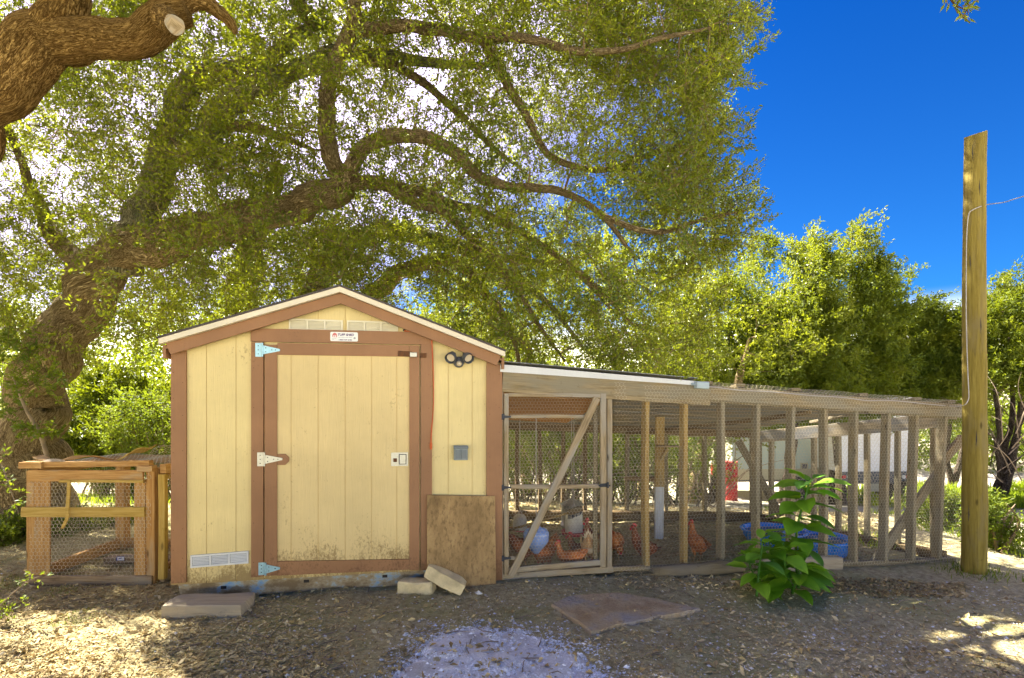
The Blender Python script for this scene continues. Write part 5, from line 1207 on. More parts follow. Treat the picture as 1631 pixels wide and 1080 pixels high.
oak.limb([P(545, 296, 5.3), P(572, 248, 5.25), P(612, 220, 5.2), P(668, 214, 5.15), P(720, 240, 5.1), P(770, 285, 5.1), P(830, 300, 5.1), P(900, 305, 5.2), P(960, 345, 5.3), P(1010, 410, 5.4)], [.09, .075, .068, .066, .06, .052, .044, .036, .028, .016], 'bark', 14, .14)
oak.limb([P(550, 296, 5.3), P(600, 290, 5.4), P(660, 322, 5.5), P(715, 345, 5.6), P(770, 400, 5.7), P(815, 450, 5.8), P(860, 520, 5.9), P(900, 575, 6.0)], [.07, .06, .055, .05, .042, .034, .025, .012], 'bark', 12, .14)
oak.limb([P(570, 288, 5.3), P(640, 300, 5.6), P(740, 330, 5.9), P(830, 370, 6.1), P(930, 440, 6.3), P(1010, 520, 6.5)], [.07, .06, .05, .04, .03, .015], 'bark', 10, .14)
oak.limb([P(190, 430, 5.95), P(225, 350, 5.95), P(258, 290, 6.0), P(272, 220, 6.0), P(290, 160, 6.0), P(335, 120, 6.0), P(385, 115, 5.9), P(430, 90, 5.8), P(500, 40, 5.6)], [.24, .18, .155, .145, .14, .12, .10, .08, .05], 'bark_moss', 20, .15, ridge=.008)
oak.limb([P(268, 240, 6.0), P(310, 225, 5.9), P(345, 195, 5.8), P(380, 150, 5.75), P(430, 130, 5.7), P(500, 95, 5.6), P(570, 80, 5.5), P(680, 100, 5.6), P(780, 105, 5.7)], [.15, .14, .14, .13, .11, .09, .07, .05, .02], 'bark_moss', 16, .15)
oak.limb([P(340, 205, 5.85), P(390, 205, 5.9), P(440, 215, 6.0), P(500, 240, 6.1)], [.08, .06, .045, .02], 'bark', 10, .14)
oak.limb([P(575, 95, 5.5), P(640, 110, 5.6), P(720, 170, 5.8), P(780, 230, 5.9), P(830, 270, 6.0)], [.05, .045, .04, .03, .012], 'bark', 10, .14)
oak.limb([P(770, 62, 4.8), P(800, 120, 5.1), P(840, 190, 5.3), P(880, 250, 5.5), P(960, 270, 5.6), P(1060, 240, 5.7), P(1150, 225, 5.7)], [.05, .045, .04, .035, .03, .02, .01], 'bark', 10, .14)
oak.limb([P(960, 345, 5.3), P(1040, 370, 5.4), P(1120, 350, 5.5), P(1190, 335, 5.6)], [.035, .025, .02, .01], 'bark', 8, .14)
oak.limb([P(150, 440, 6.0), P(90, 380, 6.2), P(50, 300, 6.4), P(20, 220, 6.5)], [.14, .09, .06, .03], 'bark', 12, .14)
poly = [(-260, -120), (0, -120), (600, -150), (1130, -140), (1170, -20), (1180, 45), (1150, 110), (1130, 160), (1160, 210), (1125, 250), (1150, 310), (1190, 335), (1185, 375), (1150, 420), (1130, 500), (1090, 570), (1020, 585), (900, 575), (800, 545), (700, 505), (620, 470), (500, 450), (330, 480), (260, 520), (150, 555), (0, 590), (-260, 560)]
SUNNY = [tuple(ground_at(*q)) for q in ((40, 1075), (80, 1062), (120, 1045), (160, 1028), (200, 1012), (30, 1000), (80, 985), (230, 1075), (1310, 938), (1345, 950), (1440, 968), (1500, 980), (1560, 992), (1620, 1004), (1600, 1040),
 (850, 838), (890, 842), (935, 838), (1000, 836), (1080, 832), (1150, 836), (850, 788), (920, 785), (1000, 790), (1080, 792), (1150, 785), (1420, 880), (1470, 875))]
SV = np.array(sdir); SG = np.array(SUNNY)
def gap(q, r=.40):                                       # openings in the crowns that let the sun through
    d = np.array(q) - SG; al = d @ SV; return bool(np.any((np.linalg.norm(d - al[:, None] * SV, axis=1) < r) & (al > 0)))
def field(x, y, z, s): return noise.noise(Vector((x * s, y * s, z * s + 11)))
T = []
tries = 0
while len(T) < 2750 and tries < 90000:
    tries += 1; px, py = random.uniform(-260, 1200), random.uniform(-150, 590)
    if not inpoly(px, py, poly): continue
    fr_ = random.random(); Y = 4.4 + 4.0 * fr_ ** .9
    if px > 950: Y = random.uniform(4.4, 7.2)
    # openings where the photo shows bright sky between the limbs
    op = 0
    for (ox, oy, rx, ry, st) in ((200, 200, 75, 40, .85), (640, 155, 120, 55, .72), (455, 235, 55, 45, .6), (490, 120, 40, 40, .5), (650, 265, 80, 35, .55), (335, 25, 60, 30, .8), (620, 335, 60, 25, .6), (60, 250, 60, 60, .5), (950, 200, 50, 45, .45), (60, 470, 45, 35, .6), (345, 478, 40, 22, .5), (230, 420, 40, 20, .4), (760, 190, 60, 60, .4)):
        e = ((px - ox) / rx) ** 2 + ((py - oy) / ry) ** 2
        if e < 1: op = max(op, st * (1 - e * .5))
    if random.random() < op * .55: continue
    if inpoly(px, py, [(20, 830), (40, 480), (150, 400), (330, 350), (520, 290), (540, 330), (420, 370), (250, 430), (140, 640), (110, 830)]) and Y < 6.3 and random.random() < .93: continue
    q = P(px, py, Y)
    if field(q.x, q.y, q.z, 1.4) < -.36 or gap(q, .30): continue
    if px > 1000 or py < 60 or True:
        pass
    T.append(np.array(q))
outd = oak.grow(T); T = np.array(T)
oak.crown(T, 10, 21, .33, .043, .018, outd=outd, outw=.7)
# the crown goes on above the frame and shades the yard
UP = []
while len(UP) < 340:
    px, py = random.uniform(-900, 1150), random.uniform(-950, -190); q = P(px, py, random.uniform(4.2, 8.5))
    if q.z > 7.6 or q.x < -8 or q.x > 2.6: continue
    if field(q.x, q.y, q.z, .8) < -.16 or gap(q, .52): continue
    UP.append(np.array(q))
oak.limb([P(575, -60, 4.8), P(520, -250, 4.9), P(420, -420, 5.2)], [.06, .05, .03], 'bark', 8, .1); oak.limb([P(500, 40, 5.6), P(380, -120, 5.8), P(200, -260, 6.0)], [.08, .06, .03], 'bark', 8, .1)
oak.limb([P(20, 220, 6.5), P(-120, 0, 6.6), P(-300, -200, 6.6)], [.06, .05, .03], 'bark', 8, .1)
oak.grow(UP); oak.crown(UP, 8, 14, .38, .075, .034, name='upper_crown')
# long pointing sprays along the right-hand edge
E = []
for (x, y) in ((1200, 20), (1215, 55), (1185, 90), (1190, 115), (1165, 130), (1150, 170), (1195, 215), (1170, 230), (1165, 265), (1185, 280), (1215, 320), (1195, 345), (1160, 390), (1140, 60), (1130, 20)):
    for k in range(3): E.append(np.array(P(x - 22 - k * 22 + random.uniform(-6, 6), y + 4 * k + random.uniform(-6, 6), random.uniform(4.8, 6.2))))
od = oak.grow(E, .007); oak.crown(E, 6, 26, .24, .046, .017, outd=np.tile([.9, 0, .45], (len(E), 1)), outw=2.6, jit=.014, name='edge_sprays')

# second oak behind the shed
oak2 = Tree('live_oak', P(395, 700, 8.2), 'darker live oak standing behind the shed with low arching limbs above its roof')
oak2.limb([P(400, 830, 8.3), P(398, 640, 8.3), P(385, 520, 8.2), P(392, 430, 8.2), P(410, 350, 8.0), P(450, 260, 7.8)], [.30, .27, .24, .20, .15, .08], 'bark', 20, .12, 'trunk')
oak2.limb([P(470, 830, 7.8), P(478, 640, 7.8), P(490, 500, 7.7), P(505, 440, 7.6), P(545, 392, 7.5), P(610, 372, 7.4), P(680, 376, 7.3), P(745, 400, 7.2), P(800, 430, 7.1), P(870, 480, 7.0), P(930, 555, 7.0)], [.24, .22, .19, .16, .14, .13, .115, .09, .06, .04, .02], 'bark_moss', 16, .14)
oak2.limb([P(560, 560, 7.6), P(585, 480, 7.4), P(625, 445, 7.3), P(665, 420, 7.2), P(715, 418, 7.1), P(765, 455, 7.0), P(810, 520, 7.0), P(830, 590, 7.0)], [.16, .13, .12, .10, .085, .065, .04, .02], 'bark', 12, .14)
oak2.limb([P(745, 400, 7.2), P(830, 415, 7.3), P(910, 430, 7.5), P(980, 500, 7.6)], [.06, .05, .04, .015], 'bark', 8, .14)
oak2.limb([P(665, 420, 7.2), P(720, 440, 7.4), P(780, 500, 7.5), P(850, 560, 7.6)], [.06, .05, .03, .015], 'bark', 8, .14)
T = []
poly2 = [(250, 400), (480, 360), (800, 360), (1000, 400), (1150, 430), (1160, 560), (1100, 640), (900, 640), (800, 620), (700, 560), (545, 480), (380, 520), (260, 560)]
while len(T) < 360:
    px, py = random.uniform(250, 1160), random.uniform(360, 640)
    if not inpoly(px, py, poly2): continue
    if ((px - 640) / 70) ** 2 + ((py - 440) / 40) ** 2 < 1 and random.random() < .7: continue
    q = P(px, py, random.uniform(6.9, 9.5))
    if field(q.x, q.y, q.z, 1.2) < -.18 or gap(q, .42): continue
    T.append(np.array(q))
outd = oak2.grow(T); oak2.crown(T, 9, 20, .30, .052, .022, outd=outd, outw=.5, bias=(0, 0, -.1))

# near oak, only its heavy limb reaches into view
oak3 = Tree('live_oak', Vector((-4.6, 1.9, 0)), 'near live oak whose thick warm brown sawn limb hangs in at the top left')
oak3.limb([Vector((-4.6, 1.9, -.1)), Vector((-4.5, 1.95, .8)), Vector((-4.2, 2.1, 1.5)), Vector((-3.7, 2.3, 2.1))], [.48, .40, .34, .28], 'bark_near', 28, .12, 'trunk', 9, ridge=.015)
Yn = 2.7
oak3.limb([Vector((-3.9, 2.25, 1.9)), P(-260, 360, 2.6), P(-110, 232, Yn), P(-10, 136, Yn), P(70, 70, Yn), P(150, 56, Yn), P(215, 48, Yn), P(262, 32, Yn), P(300, 22, Yn)], [.24, .20, .155, .135, .125, .095, .082, .075, .065], 'bark_near', 44, .14, 'limb', 14, ridge=.014)
oak3.limb([P(85, 60, Yn), P(108, 15, Yn), P(112, -60, Yn), P(130, -200, 2.6)], [.115, .10, .09, .08], 'bark_near', 26, .12, ridge=.010)
oak3.limb([P(262, 24, Yn + .02), P(310, 8, Yn + .05), P(345, 18, Yn + .1), P(368, 36, Yn + .12), P(376, 54, Yn + .14)], [.058, .05, .038, .026, .010], 'bark_near', 16, .2)
m = MB(); c0 = P(262, 30, Yn - .05); c1 = P(279, 40, Yn - .20); tube(m, [c0, c0.lerp(c1, .6), c1], [.06, .047, .042], 22, rough=.1, cap=False); stb = m.build('sawn_stub', M['bark_near'], oak3.t, smooth=True)
m = MB(); d_ = (c1 - c0).normalized(); tube(m, [c1 - d_ * .004, c1 + d_ * .001], .041, 22, rough=.1); m.build('sawn_face', M['gate_wood'], stb)
# its crown is overhead, above the frame, and shades the yard
T = []
while len(T) < 230:
    q = Vector((random.uniform(-7.5, 0), random.uniform(-.4, 4.2), random.uniform(3.4, 6.0)))
    if q.y > .3 and (H + (HOR + 60) / F * q.y) > q.z - .2: continue
    if ((q.x + 3.8) / 3.8) ** 2 + ((q.y - 2) / 2.4) ** 2 > 1: continue
    if field(q.x, q.y, q.z, .9) < -.12 or gap(q, .5): continue
    T.append(np.array(q))
oak3.limb([P(130, -200, 2.6), Vector((-2.2, 2.0, 4.4)), Vector((-.8, 1.2, 4.9)), Vector((-.3, 1.0, 5.0))], [.10, .09, .07, .03], 'bark_near', 10, .12)
oak3.limb([Vector((-2.2, 2.0, 4.3)), Vector((-2.6, .8, 4.9)), Vector((-3.0, -.8, 5.1))], [.08, .06, .03], 'bark_near', 8, .12)
od = oak3.grow(T); oak3.crown(T, 8, 14, .42, .085, .040, outd=od, outw=.5)
# hanging sprig at the top right
sg_ = [P(1500 + 14 * k, -6 + 9 * k, 2.4) for k in range(4)]
T = [np.array(P(x, y, 2.4)) for x, y in ((1512, -6), (1525, 4), (1538, 12), (1530, 20))]
oak3.limb([P(1500, -700, 2.0), P(1495, -300, 2.3), P(1500, -60, 2.4), P(1515, 0, 2.4), P(1540, 16, 2.4)], [.012, .009, .006, .004, .002], 'bark_twig' if False else 'bark_near', 6, .1, 'hanging_twig')
oak3.crown(T, 4, 4, .045, .034, .013, outd=np.tile([.9, 0, -.5], (4, 1)), outw=1.5, jit=.006, name='hanging_sprig')

# ---------------- cedars ----------------
def cedar(label, px, Y, peaks, zlow, wid, nT, mat='cedar_leaf', rad=.42, trunks=2, group='cedars behind the chicken run', lf=(8, 30), lean=0, density=1):
    base = gpt(px, Y); t = Tree('cedar_tree', base, label, group)
    tops = [P(x, y, Y + random.uniform(-.4, .4)) for x, y in peaks]; T = []
    for k in range(trunks):
        tp_ = tops[k % len(tops)]; b0 = base + Vector((random.uniform(-.3, .3), random.uniform(-.3, .3), -.05))
        mid_ = b0.lerp(tp_, .45) + Vector((random.uniform(-.3, .3), 0, 0))
        t.limb([b0, b0.lerp(mid_, .5) + Vector((random.uniform(-.15, .15), 0, 0)), mid_, tp_ - Vector((0, 0, .3))], [.09, .07, .05, .012], 'bark_cedar', 9, .15, 'trunk', 6)
    while len(T) < nT:
        k = random.randrange(len(tops)); tp_ = tops[k]; h = random.random() ** .75     # 0 top, 1 bottom
        z = tp_.z + (zlow - tp_.z) * h - .15; wr = wid * (.12 + .88 * h ** .8) * (1.0 if h < .8 else .85)
        a = random.uniform(0, 6.283); r = wr * math.sqrt(random.random())
        q = Vector((tp_.x + (base.x - tp_.x) * h * .5 + math.cos(a) * r, tp_.y + math.sin(a) * r * .8, z + .2 * r))
        if field(q.x, q.y, q.z, .9) < -.34: continue
        T.append(np.array(q))
    T = np.array(T); t.grow(T, .02, .05)
    out = unit(T - np.array([base.x, base.y, 0]) * np.array([1, 1, 0]) - np.array([0, 0, 1]) * T * np.array([0, 0, 1])) * np.array([1, 1, 0]) + np.array([0, 0, .75])
    t.crown(T, lf[0], lf[1], rad, .085, .034, mat, outd=out, outw=1.1, stem=False, jit=.035); return t
cedar('tallest cedar with a narrow pointed top just left of the timber pole gap', 1330, 13.0, [(1358, 345), (1338, 400), (1392, 412), (1300, 440)], .9, 1.15, 300)
cedar('bushy cedar whose rounded top rises above the middle of the run', 1262, 12.0, [(1290, 372), (1262, 392), (1225, 380)], .8, 1.25, 300)
cedar('broad low cedar sloping down towards the timber pole', 1430, 13.6, [(1425, 425), (1462, 455), (1495, 495), (1398, 420)], .9, 1.15, 320)
cedar('shaded cedar behind the metal roof edge of the run', 1130, 11.5, [(1180, 420), (1130, 440), (1080, 470)], .7, 1.2, 230)
cedar('cedar immediately right of the timber pole with pale bare twigs below', 1590, 12.5, [(1600, 430), (1640, 420), (1565, 470), (1680, 440)], 1.6, 1.25, 230, trunks=4)
cedar('cedar half hidden by the timber pole, further back', 1510, 16.0, [(1500, 500), (1540, 485)], .8, 1.5, 120)
cedar('cedar beyond the right edge of the picture', 1800, 13.5, [(1760, 400), (1820, 380), (1880, 420)], .6, 1.6, 170)
cedar('green cedar seen between the oak trunk and the shed', 200, 9.6, [(160, 590), (205, 575), (250, 600)], .1, .95, 130, rad=.34)

# ---------------- brush and bushes ----------------
def bush(label, px, Y, top, w_, nT, mat='bush_leaf', nst=14, group='bushes behind the run', ln=.06, rad=.3, low=.15, lf=(7, 16)):
    base = gpt(px, Y); t = Tree('bush', base, label, group, 'bush'); zt_ = H - (top - HOR) / F * Y
    for k in range(nst):
        a = random.uniform(0, 6.28); e = base + Vector((math.cos(a) * w_ * random.uniform(.3, 1), math.sin(a) * w_ * .6, (zt_ - base.z) * random.uniform(.5, 1)))
        b0 = base + Vector((random.uniform(-.25, .25), random.uniform(-.2, .2), -.03)); t.limb([b0, b0.lerp(e, .5) + Vector((random.uniform(-.2, .2), 0, .05)), e], [.022, .014, .004], 'stick' if k % 3 else 'bark_twig', 5, .1, 'stem', 5)
    T = []
    while len(T) < nT:
        a = random.uniform(0, 6.28); r = math.sqrt(random.random()) * w_; z = base.z + low + (zt_ - base.z - low) * random.random() ** .8
        q = np.array([base.x + r * math.cos(a), base.y + r * math.sin(a) * .7, z])
        if field(*q, 1.1) < -.15: continue
        T.append(q)
    T = np.array(T); t.crown(T, lf[0], lf[1], rad, ln, ln * .42, mat, stem=True, jit=.03)
bl = [('sunlit yellow green bush filling the gap left of the gate brace', 815, 9.3, 600, 1.1, 95), ('olive bush seen through the upper half of the gate', 900, 8.9, 640, 1.0, 70), ('thin twiggy bush behind the post right of the gate', 985, 9.6, 650, .9, 60),
      ('green bush behind the middle post shelf', 1065, 9.2, 640, 1.0, 75), ('sparse brushy bush left of the red barrel', 1120, 10.6, 640, .8, 55), ('tall leafy bush behind the shed roof edge', 760, 10.0, 520, 1.4, 110),
      ('dense bush deep behind the gate', 870, 12.0, 560, 1.8, 120), ('dense bush deep behind the netting', 1010, 12.5, 570, 1.8, 120)]
for l_, px, Y, tp_, w_, n_ in bl: bush(l_, px, Y, tp_, w_, n_)
bush('low green bush between the oak trunk and the shed wall', 255, 8.6, 640, .8, 80, group='bushes left of the shed')
bush('yellow green bush at the left foot of the shed roof', 150, 11.0, 600, 1.5, 110, group='bushes left of the shed')
bush('leafy bush behind the leftmost oak trunk', 30, 9.5, 560, 1.6, 120, group='bushes left of the shed')
bush('small leafy shrub in the shade left of the cage', 20, 5.3, 845, .42, 50, nst=6, group='bushes left of the shed', ln=.05, rad=.16, low=.02)
bush('low green weeds seen through the cage netting', 135, 6.0, 835, .5, 55, nst=6, group='bushes left of the shed', ln=.05, rad=.16, low=.02)
bush('weedy green clump right at the foot of the timber pole', 1590, 5.6, 790, .28, 34, nst=5, group='weeds by the timber pole', ln=.05, rad=.15, low=.03)
bush('weedy green clump inside the far corner of the run', 1500, 6.6, 790, .35, 34, nst=5, group='weeds by the timber pole', ln=.05, rad=.15, low=.03)
# fresh leafy branches hanging before the trunk
def sapling(label, pts, rads, cl, n_tw, n_lf, rad, ln, name='sapling', mat='bush_leaf', wd=.5):
    t = Tree(name, pts[0], label, None, 'sapling'); t.limb(pts, rads, 'stick', 7, .1, 'stem', 6); cl = [np.array(c) for c in cl]; t.grow(cl, .006, .05); t.crown(cl, n_tw, n_lf, rad, ln, ln * wd, mat, stem=True, jit=.012)
sapling('thin pale sapling leaning in front of the oak trunk with bright green leaves', [P(82, 845, 5.5) , P(76, 740, 5.4), P(62, 690, 5.3), P(40, 650, 5.2), P(20, 600, 5.1)], [.024, .022, .02, .014, .006],
        [P(x + random.uniform(-10, 10), y + random.uniform(-7, 7), random.uniform(5.0, 5.4)) for x, y in ((20, 560), (45, 570), (70, 590), (10, 600), (40, 610), (60, 555), (85, 600), (5, 540), (30, 530), (70, 690), (50, 680), (95, 690), (25, 640), (5, 650), (60, 620))], 7, 16, .15, .045)
sapling('small bright green twig rising at the left edge before the cage', [gp(-25, 985), P(0, 965, 3.3), P(20, 945, 3.3), P(45, 926, 3.3), P(62, 918, 3.3)], [.006, .004, .003, .002, .001], [P(x, y, 3.3) for x, y in ((2, 962), (12, 970), (30, 958), (48, 926), (58, 920), (20, 975))], 3, 5, .045, .032)
sapling('hanging green twig at the left edge above the cage', [P(-60, 700, 3.4), P(-5, 735, 3.4), P(10, 760, 3.4), P(20, 790, 3.4), P(30, 820, 3.4)], [.006, .004, .003, .002, .001], [P(x, y, 3.4) for x, y in ((0, 725), (5, 750), (12, 765), (20, 780), (25, 800), (-10, 740))], 3, 5, .045, .034)
# dead branch litter, bare sticks beyond the run
for (label, x0, x1, Y) in (('tangle of bare pale branches beyond the gate netting', 830, 960, 8.0), ('tangle of bare dead branches beyond the middle of the run', 990, 1150, 8.4), ('pale bare branches under the cedar right of the timber pole', 1575, 1660, 10.0)):
    t = thing('brush_pile', gpt((x0 + x1) / 2, Y), label, 'branches', 'bare brush beyond the run')
    for k in range(30):
        px = random.uniform(x0, x1); b0 = gpt(px, Y + random.uniform(-.5, 1.2)); an = random.uniform(-1.1, 1.1); L_ = random.uniform(.7, 1.7)
        up = 0 if x0 < 1500 else random.uniform(.5, 1.6)
        pts = [b0 + Vector((0, 0, up)), b0 + Vector((math.sin(an) * L_ * .5, random.uniform(-.2, .2), up + math.cos(an) * L_ * .5 + .05)), b0 + Vector((math.sin(an) * L_ + random.uniform(-.2, .2), random.uniform(-.3, .3), up + math.cos(an) * L_ * .8))]
        m = MB(); tube(m, catmull(pts, 4), list(np.linspace(.011, .003, 9)), 5, rough=.3, cap=False); m.build('branch', M['stick'] if k % 2 else M['bark_cedar'], t, smooth=True)
for (label, px, Y, lean, r) in (('leaning dark oak trunk beyond the netting right of the middle post', 1098, 9.8, 50, .13), ('slim dark trunk beyond the right half of the gate', 955, 10.2, 20, .10), ('forked dark trunk far behind the left of the gate', 845, 11, -30, .10), ('upright dark trunk beyond the netting near the first post', 1020, 10.8, 15, .09)):
    b0 = gpt(px, Y); t = Tree('slim_oak', b0, label, 'slim trunks beyond the run'); t.limb([b0 - Vector((0, 0, .1)), P(px + lean * .4, 730, Y), P(px + lean, 660, Y), P(px + lean * 1.6, 600, Y), P(px + lean * 1.9, 540, Y)], [r * 1.3, r, r * .8, r * .5, r * .2], 'bark', 10, .15, 'trunk')
    t.limb([P(px + lean * .6, 700, Y), P(px + lean * .6 + 30, 660, Y), P(px + lean * .6 + 50, 600, Y)], [r * .5, r * .35, r * .15], 'bark', 7, .15)
    T = [np.array(P(px + lean * 2 + random.uniform(-110, 110), random.uniform(380, 600), Y + random.uniform(-1, 1))) for k in range(50)]
    t.grow(T); t.crown(T, 8, 18, .36, .06, .026, stem=False)
# far woodland that closes the view
Vw = []; cent = []
while len(cent) < 2200:
    a = random.uniform(-1.15, 1.15); Y = random.uniform(19, 27); x = math.tan(a) * Y if abs(a) < 1.15 else 0
    g = gz(x, Y); top_ = g + 3.4 + 1.6 * field(x, Y, 0, .25) + (2.6 if x < 0 else 0); z = random.uniform(g + .1, top_)
    cent.append(np.array([x, Y, z]))
V, Fc, at, _, _ = sprays(np.array(cent), 8, 12, .9, .17, .10, jit=.1)
bigmesh('far_woodland', V, Fc, M['bush_leaf'], None, at, kind='stuff')['label'] = 'distant band of green woodland closing the view'
# ---------------- broad-leaved plant ----------------
def leafmesh():
    n = 7; prof = [(0, .02), (.08, .26), (.22, .44), (.42, .50), (.62, .42), (.82, .22), (1.0, .0)]
    vs = []; fs = []
    for i, (t, w_) in enumerate(prof):
        z = -.30 * t * t + .12 * t; e = .012 * math.sin(i * 2.4)
        vs += [(t, -w_ * .72 + e, z + w_ * .12 + .02 * math.sin(i * 2)), (t, -w_ * .36, z + w_ * .09), (t, 0, z), (t, w_ * .36, z + w_ * .09), (t, w_ * .72 - e, z + w_ * .12 - .02 * math.sin(i * 2))]
    for i in range(n - 1):
        for k in range(4): fs.append([i * 5 + k, i * 5 + k + 1, i * 5 + 6 + k, i * 5 + 5 + k])
    me = bpy.data.meshes.new('leaf'); me.from_pydata(vs, [], fs); me.polygons.foreach_set('use_smooth', [True] * len(fs))
    a = me.attributes.new('rnd', 'FLOAT', 'POINT'); a.data.foreach_set('value', [.45 + .3 * abs(v[1]) + .25 * v[0] for v in vs]); me.materials.append(M['plant_leaf']); return me
LM = leafmesh(); LM2 = LM.copy(); LM2.attributes['rnd'].data.foreach_set('value', [.85] * len(LM2.vertices)); LM3 = LM.copy(); LM3.attributes['rnd'].data.foreach_set('value', [.2] * len(LM3.vertices))
Yp = 4.05
pc = Vector(gp(1255, 948)); plant = thing('broad_leaved_plant', pc, 'bushy green sunflower seedling clump with broad leaves in front of the run', 'plant')
def leaf(p, az, pitch, L_, mesh=None, roll=0):
    o = bpy.data.objects.new('leaf', mesh or random.choice([LM, LM, LM2, LM3])); col.objects.link(o); o.parent = plant
    o.location = Vector(p) - pc; o.rotation_euler = (roll, -pitch, az); o.scale = (L_, L_ * random.uniform(.75, .95), L_); return o
stemsP = [([(1272, 938, 4.10), (1268, 890, 4.1), (1270, 840, 4.1), (1283, 790, 4.1), (1290, 762, 4.1)], 40, 1.12), ([(1205, 950, 3.85), (1208, 915, 3.85), (1212, 885, 3.83), (1215, 858, 3.83)], 13, .85),
          ([(1262, 945, 3.95), (1270, 920, 3.9), (1285, 885, 3.9)], 12, .95), ([(1240, 945, 4.0), (1232, 900, 4.0), (1225, 860, 4.0)], 13, .95), ([(1262, 940, 3.95), (1250, 900, 3.9), (1248, 862, 3.9)], 12, .95), ([(1215, 948, 4.0), (1196, 905, 3.95), (1188, 875, 3.95)], 9, .75)]
for pts, nl, sz in stemsP:
    W = [P(*q) for q in pts]; C_ = catmull(W, 6); m = MB(); tube(m, [Vector(c) for c in C_], list(np.linspace(.011 * sz, .005 * sz, len(C_))), 8); m.build('stem', M['plant_stem'] if 'plant_stem' in M else M['plant_leaf'], plant, smooth=True)
    az = random.uniform(0, 6)
    for k in range(nl):
        t = .14 + .86 * (k + .5) / nl; c = Vector(C_[min(int(t * (len(C_) - 1)), len(C_) - 1)]); az += 2.4 + random.uniform(-.4, .4)
        pit = .15 - .35 * (1 - t) + random.uniform(-.2, .2) + (.35 if k > nl - 3 else 0); L_ = sz * (.235 - .07 * (k > nl - 3) - .04 * random.random())
        e = c + Vector((math.cos(az), math.sin(az), .25)) * .035 * sz; mm = MB(); tube(mm, [c, e], [.0035, .0025], 5); mm.build('leaf_stalk', M['plant_leaf'], plant); leaf(e, az, pit, L_, roll=random.uniform(-.35, .35))
# ---------------- ground cover ----------------
def scatter_pts(n, px0, px1, py0, py1, dens=None):
    out = []
    while len(out) < n:
        px, py = random.uniform(px0, px1), random.uniform(py0, py1); Y = H * F / (py - HOR); x = (px - 815.5) / F * Y
        if dens and random.random() > dens(px, py, x, Y): continue
        out.append((x, Y, gz(x, Y) + relief(x, Y)))
    return np.array(out)
def flatleaf(pts, ln, wd, mat, name, tilt=.35, lift=.004, label=None):
    n = len(pts); a = rng.uniform(0, 6.283, n); dr = np.stack([np.cos(a), np.sin(a), rng.normal(size=n) * tilt * .5], 1)
    s = unit(np.stack([-np.sin(a), np.cos(a), rng.normal(size=n) * tilt], 1)); dr = unit(dr); nm_ = np.cross(dr, s)
    L_ = (ln * rng.uniform(.6, 1.3, n))[:, None]; W_ = (wd * rng.uniform(.6, 1.3, n))[:, None]; p = pts + np.array([0, 0, 1]) * (lift + rng.uniform(0, .008, (n, 1)))
    cv = rng.uniform(-.3, .5, (n, 1))
    V = np.stack([p - dr * L_ * .5, p - s * W_ * .5 + nm_ * W_ * cv, p + dr * L_ * .5, p + s * W_ * .5 + nm_ * W_ * cv], 1).reshape(-1, 3)
    o = bigmesh(name, V, np.arange(n * 4).reshape(n, 4), M[mat], None, np.repeat(rng.uniform(0, 1, n), 4), kind='stuff')
    if label: o['label'] = label
    return o
def in_patch(px, py): return inpoly(px, py, GP)
GP = [(560, 1250), (600, 1110), (640, 1062), (668, 1030), (700, 1008), (760, 996), (830, 1002), (890, 1018), (930, 1042), (975, 1085), (1060, 1250)]
def dl(px, py, x, y):
    if in_patch(px, py): return .02
    d = 1.0 if px < 330 else (.42 if px < 560 else .12)
    if py < 930 and 280 < px < 800: return 0
    if px > 800 and py < 925: return .10
    if px > 1150: d = .20
    return d * (.45 + .9 * max(0, noise.noise(Vector((x * 1.7, y * 1.7, 2))) + .35))
flatleaf(scatter_pts(34000, -80, 1700, 838, 1110, dl), .023, .010, 'litter', 'leaf_litter', .4, .003, 'fallen brown oak leaves scattered over the yard')
flatleaf(scatter_pts(9000, 700, 1400, 775, 880, lambda px, py, x, y: .6), .05, .022, 'litter', 'far_leaf_litter', .5, .003, 'fallen pale leaves beyond and inside the run')
flatleaf(scatter_pts(2600, 980, 1540, 903, 930, lambda px, py, x, y: .3 if px < 1180 else 1), .034, .016, 'litter', 'sill_leaf_drift', .7, .006, 'brown leaves drifted along the foot of the run')
flatleaf(scatter_pts(1500, -60, 1690, 900, 1100, lambda px, py, x, y: (.9 if px < 500 else .35) * (0 if 280 < px < 800 and py < 935 else 1)), .050, .024, 'litter', 'large_fallen_leaves', .8, .006, 'larger curled dead leaves lying on the yard')
m = MB()
for q in scatter_pts(170, -60, 1690, 940, 1100, lambda px, py, x, y: .9 if px < 700 else .4):
    q = Vector(q) + Vector((0, 0, .008)); a = random.uniform(0, 6.28); L_ = random.uniform(.05, .22); d = Vector((math.cos(a), math.sin(a), random.uniform(-.03, .06))); b_ = Vector((-d.y, d.x, 0)) * random.uniform(-.03, .03)
    tube(m, [q, q + d * L_ * .5 + b_, q + d * L_], [.0035, .003, .0012], 5, cap=False)
m.build('fallen_twigs', M['stick'], smooth=True, kind='stuff', label='thin broken twigs scattered over the yard')
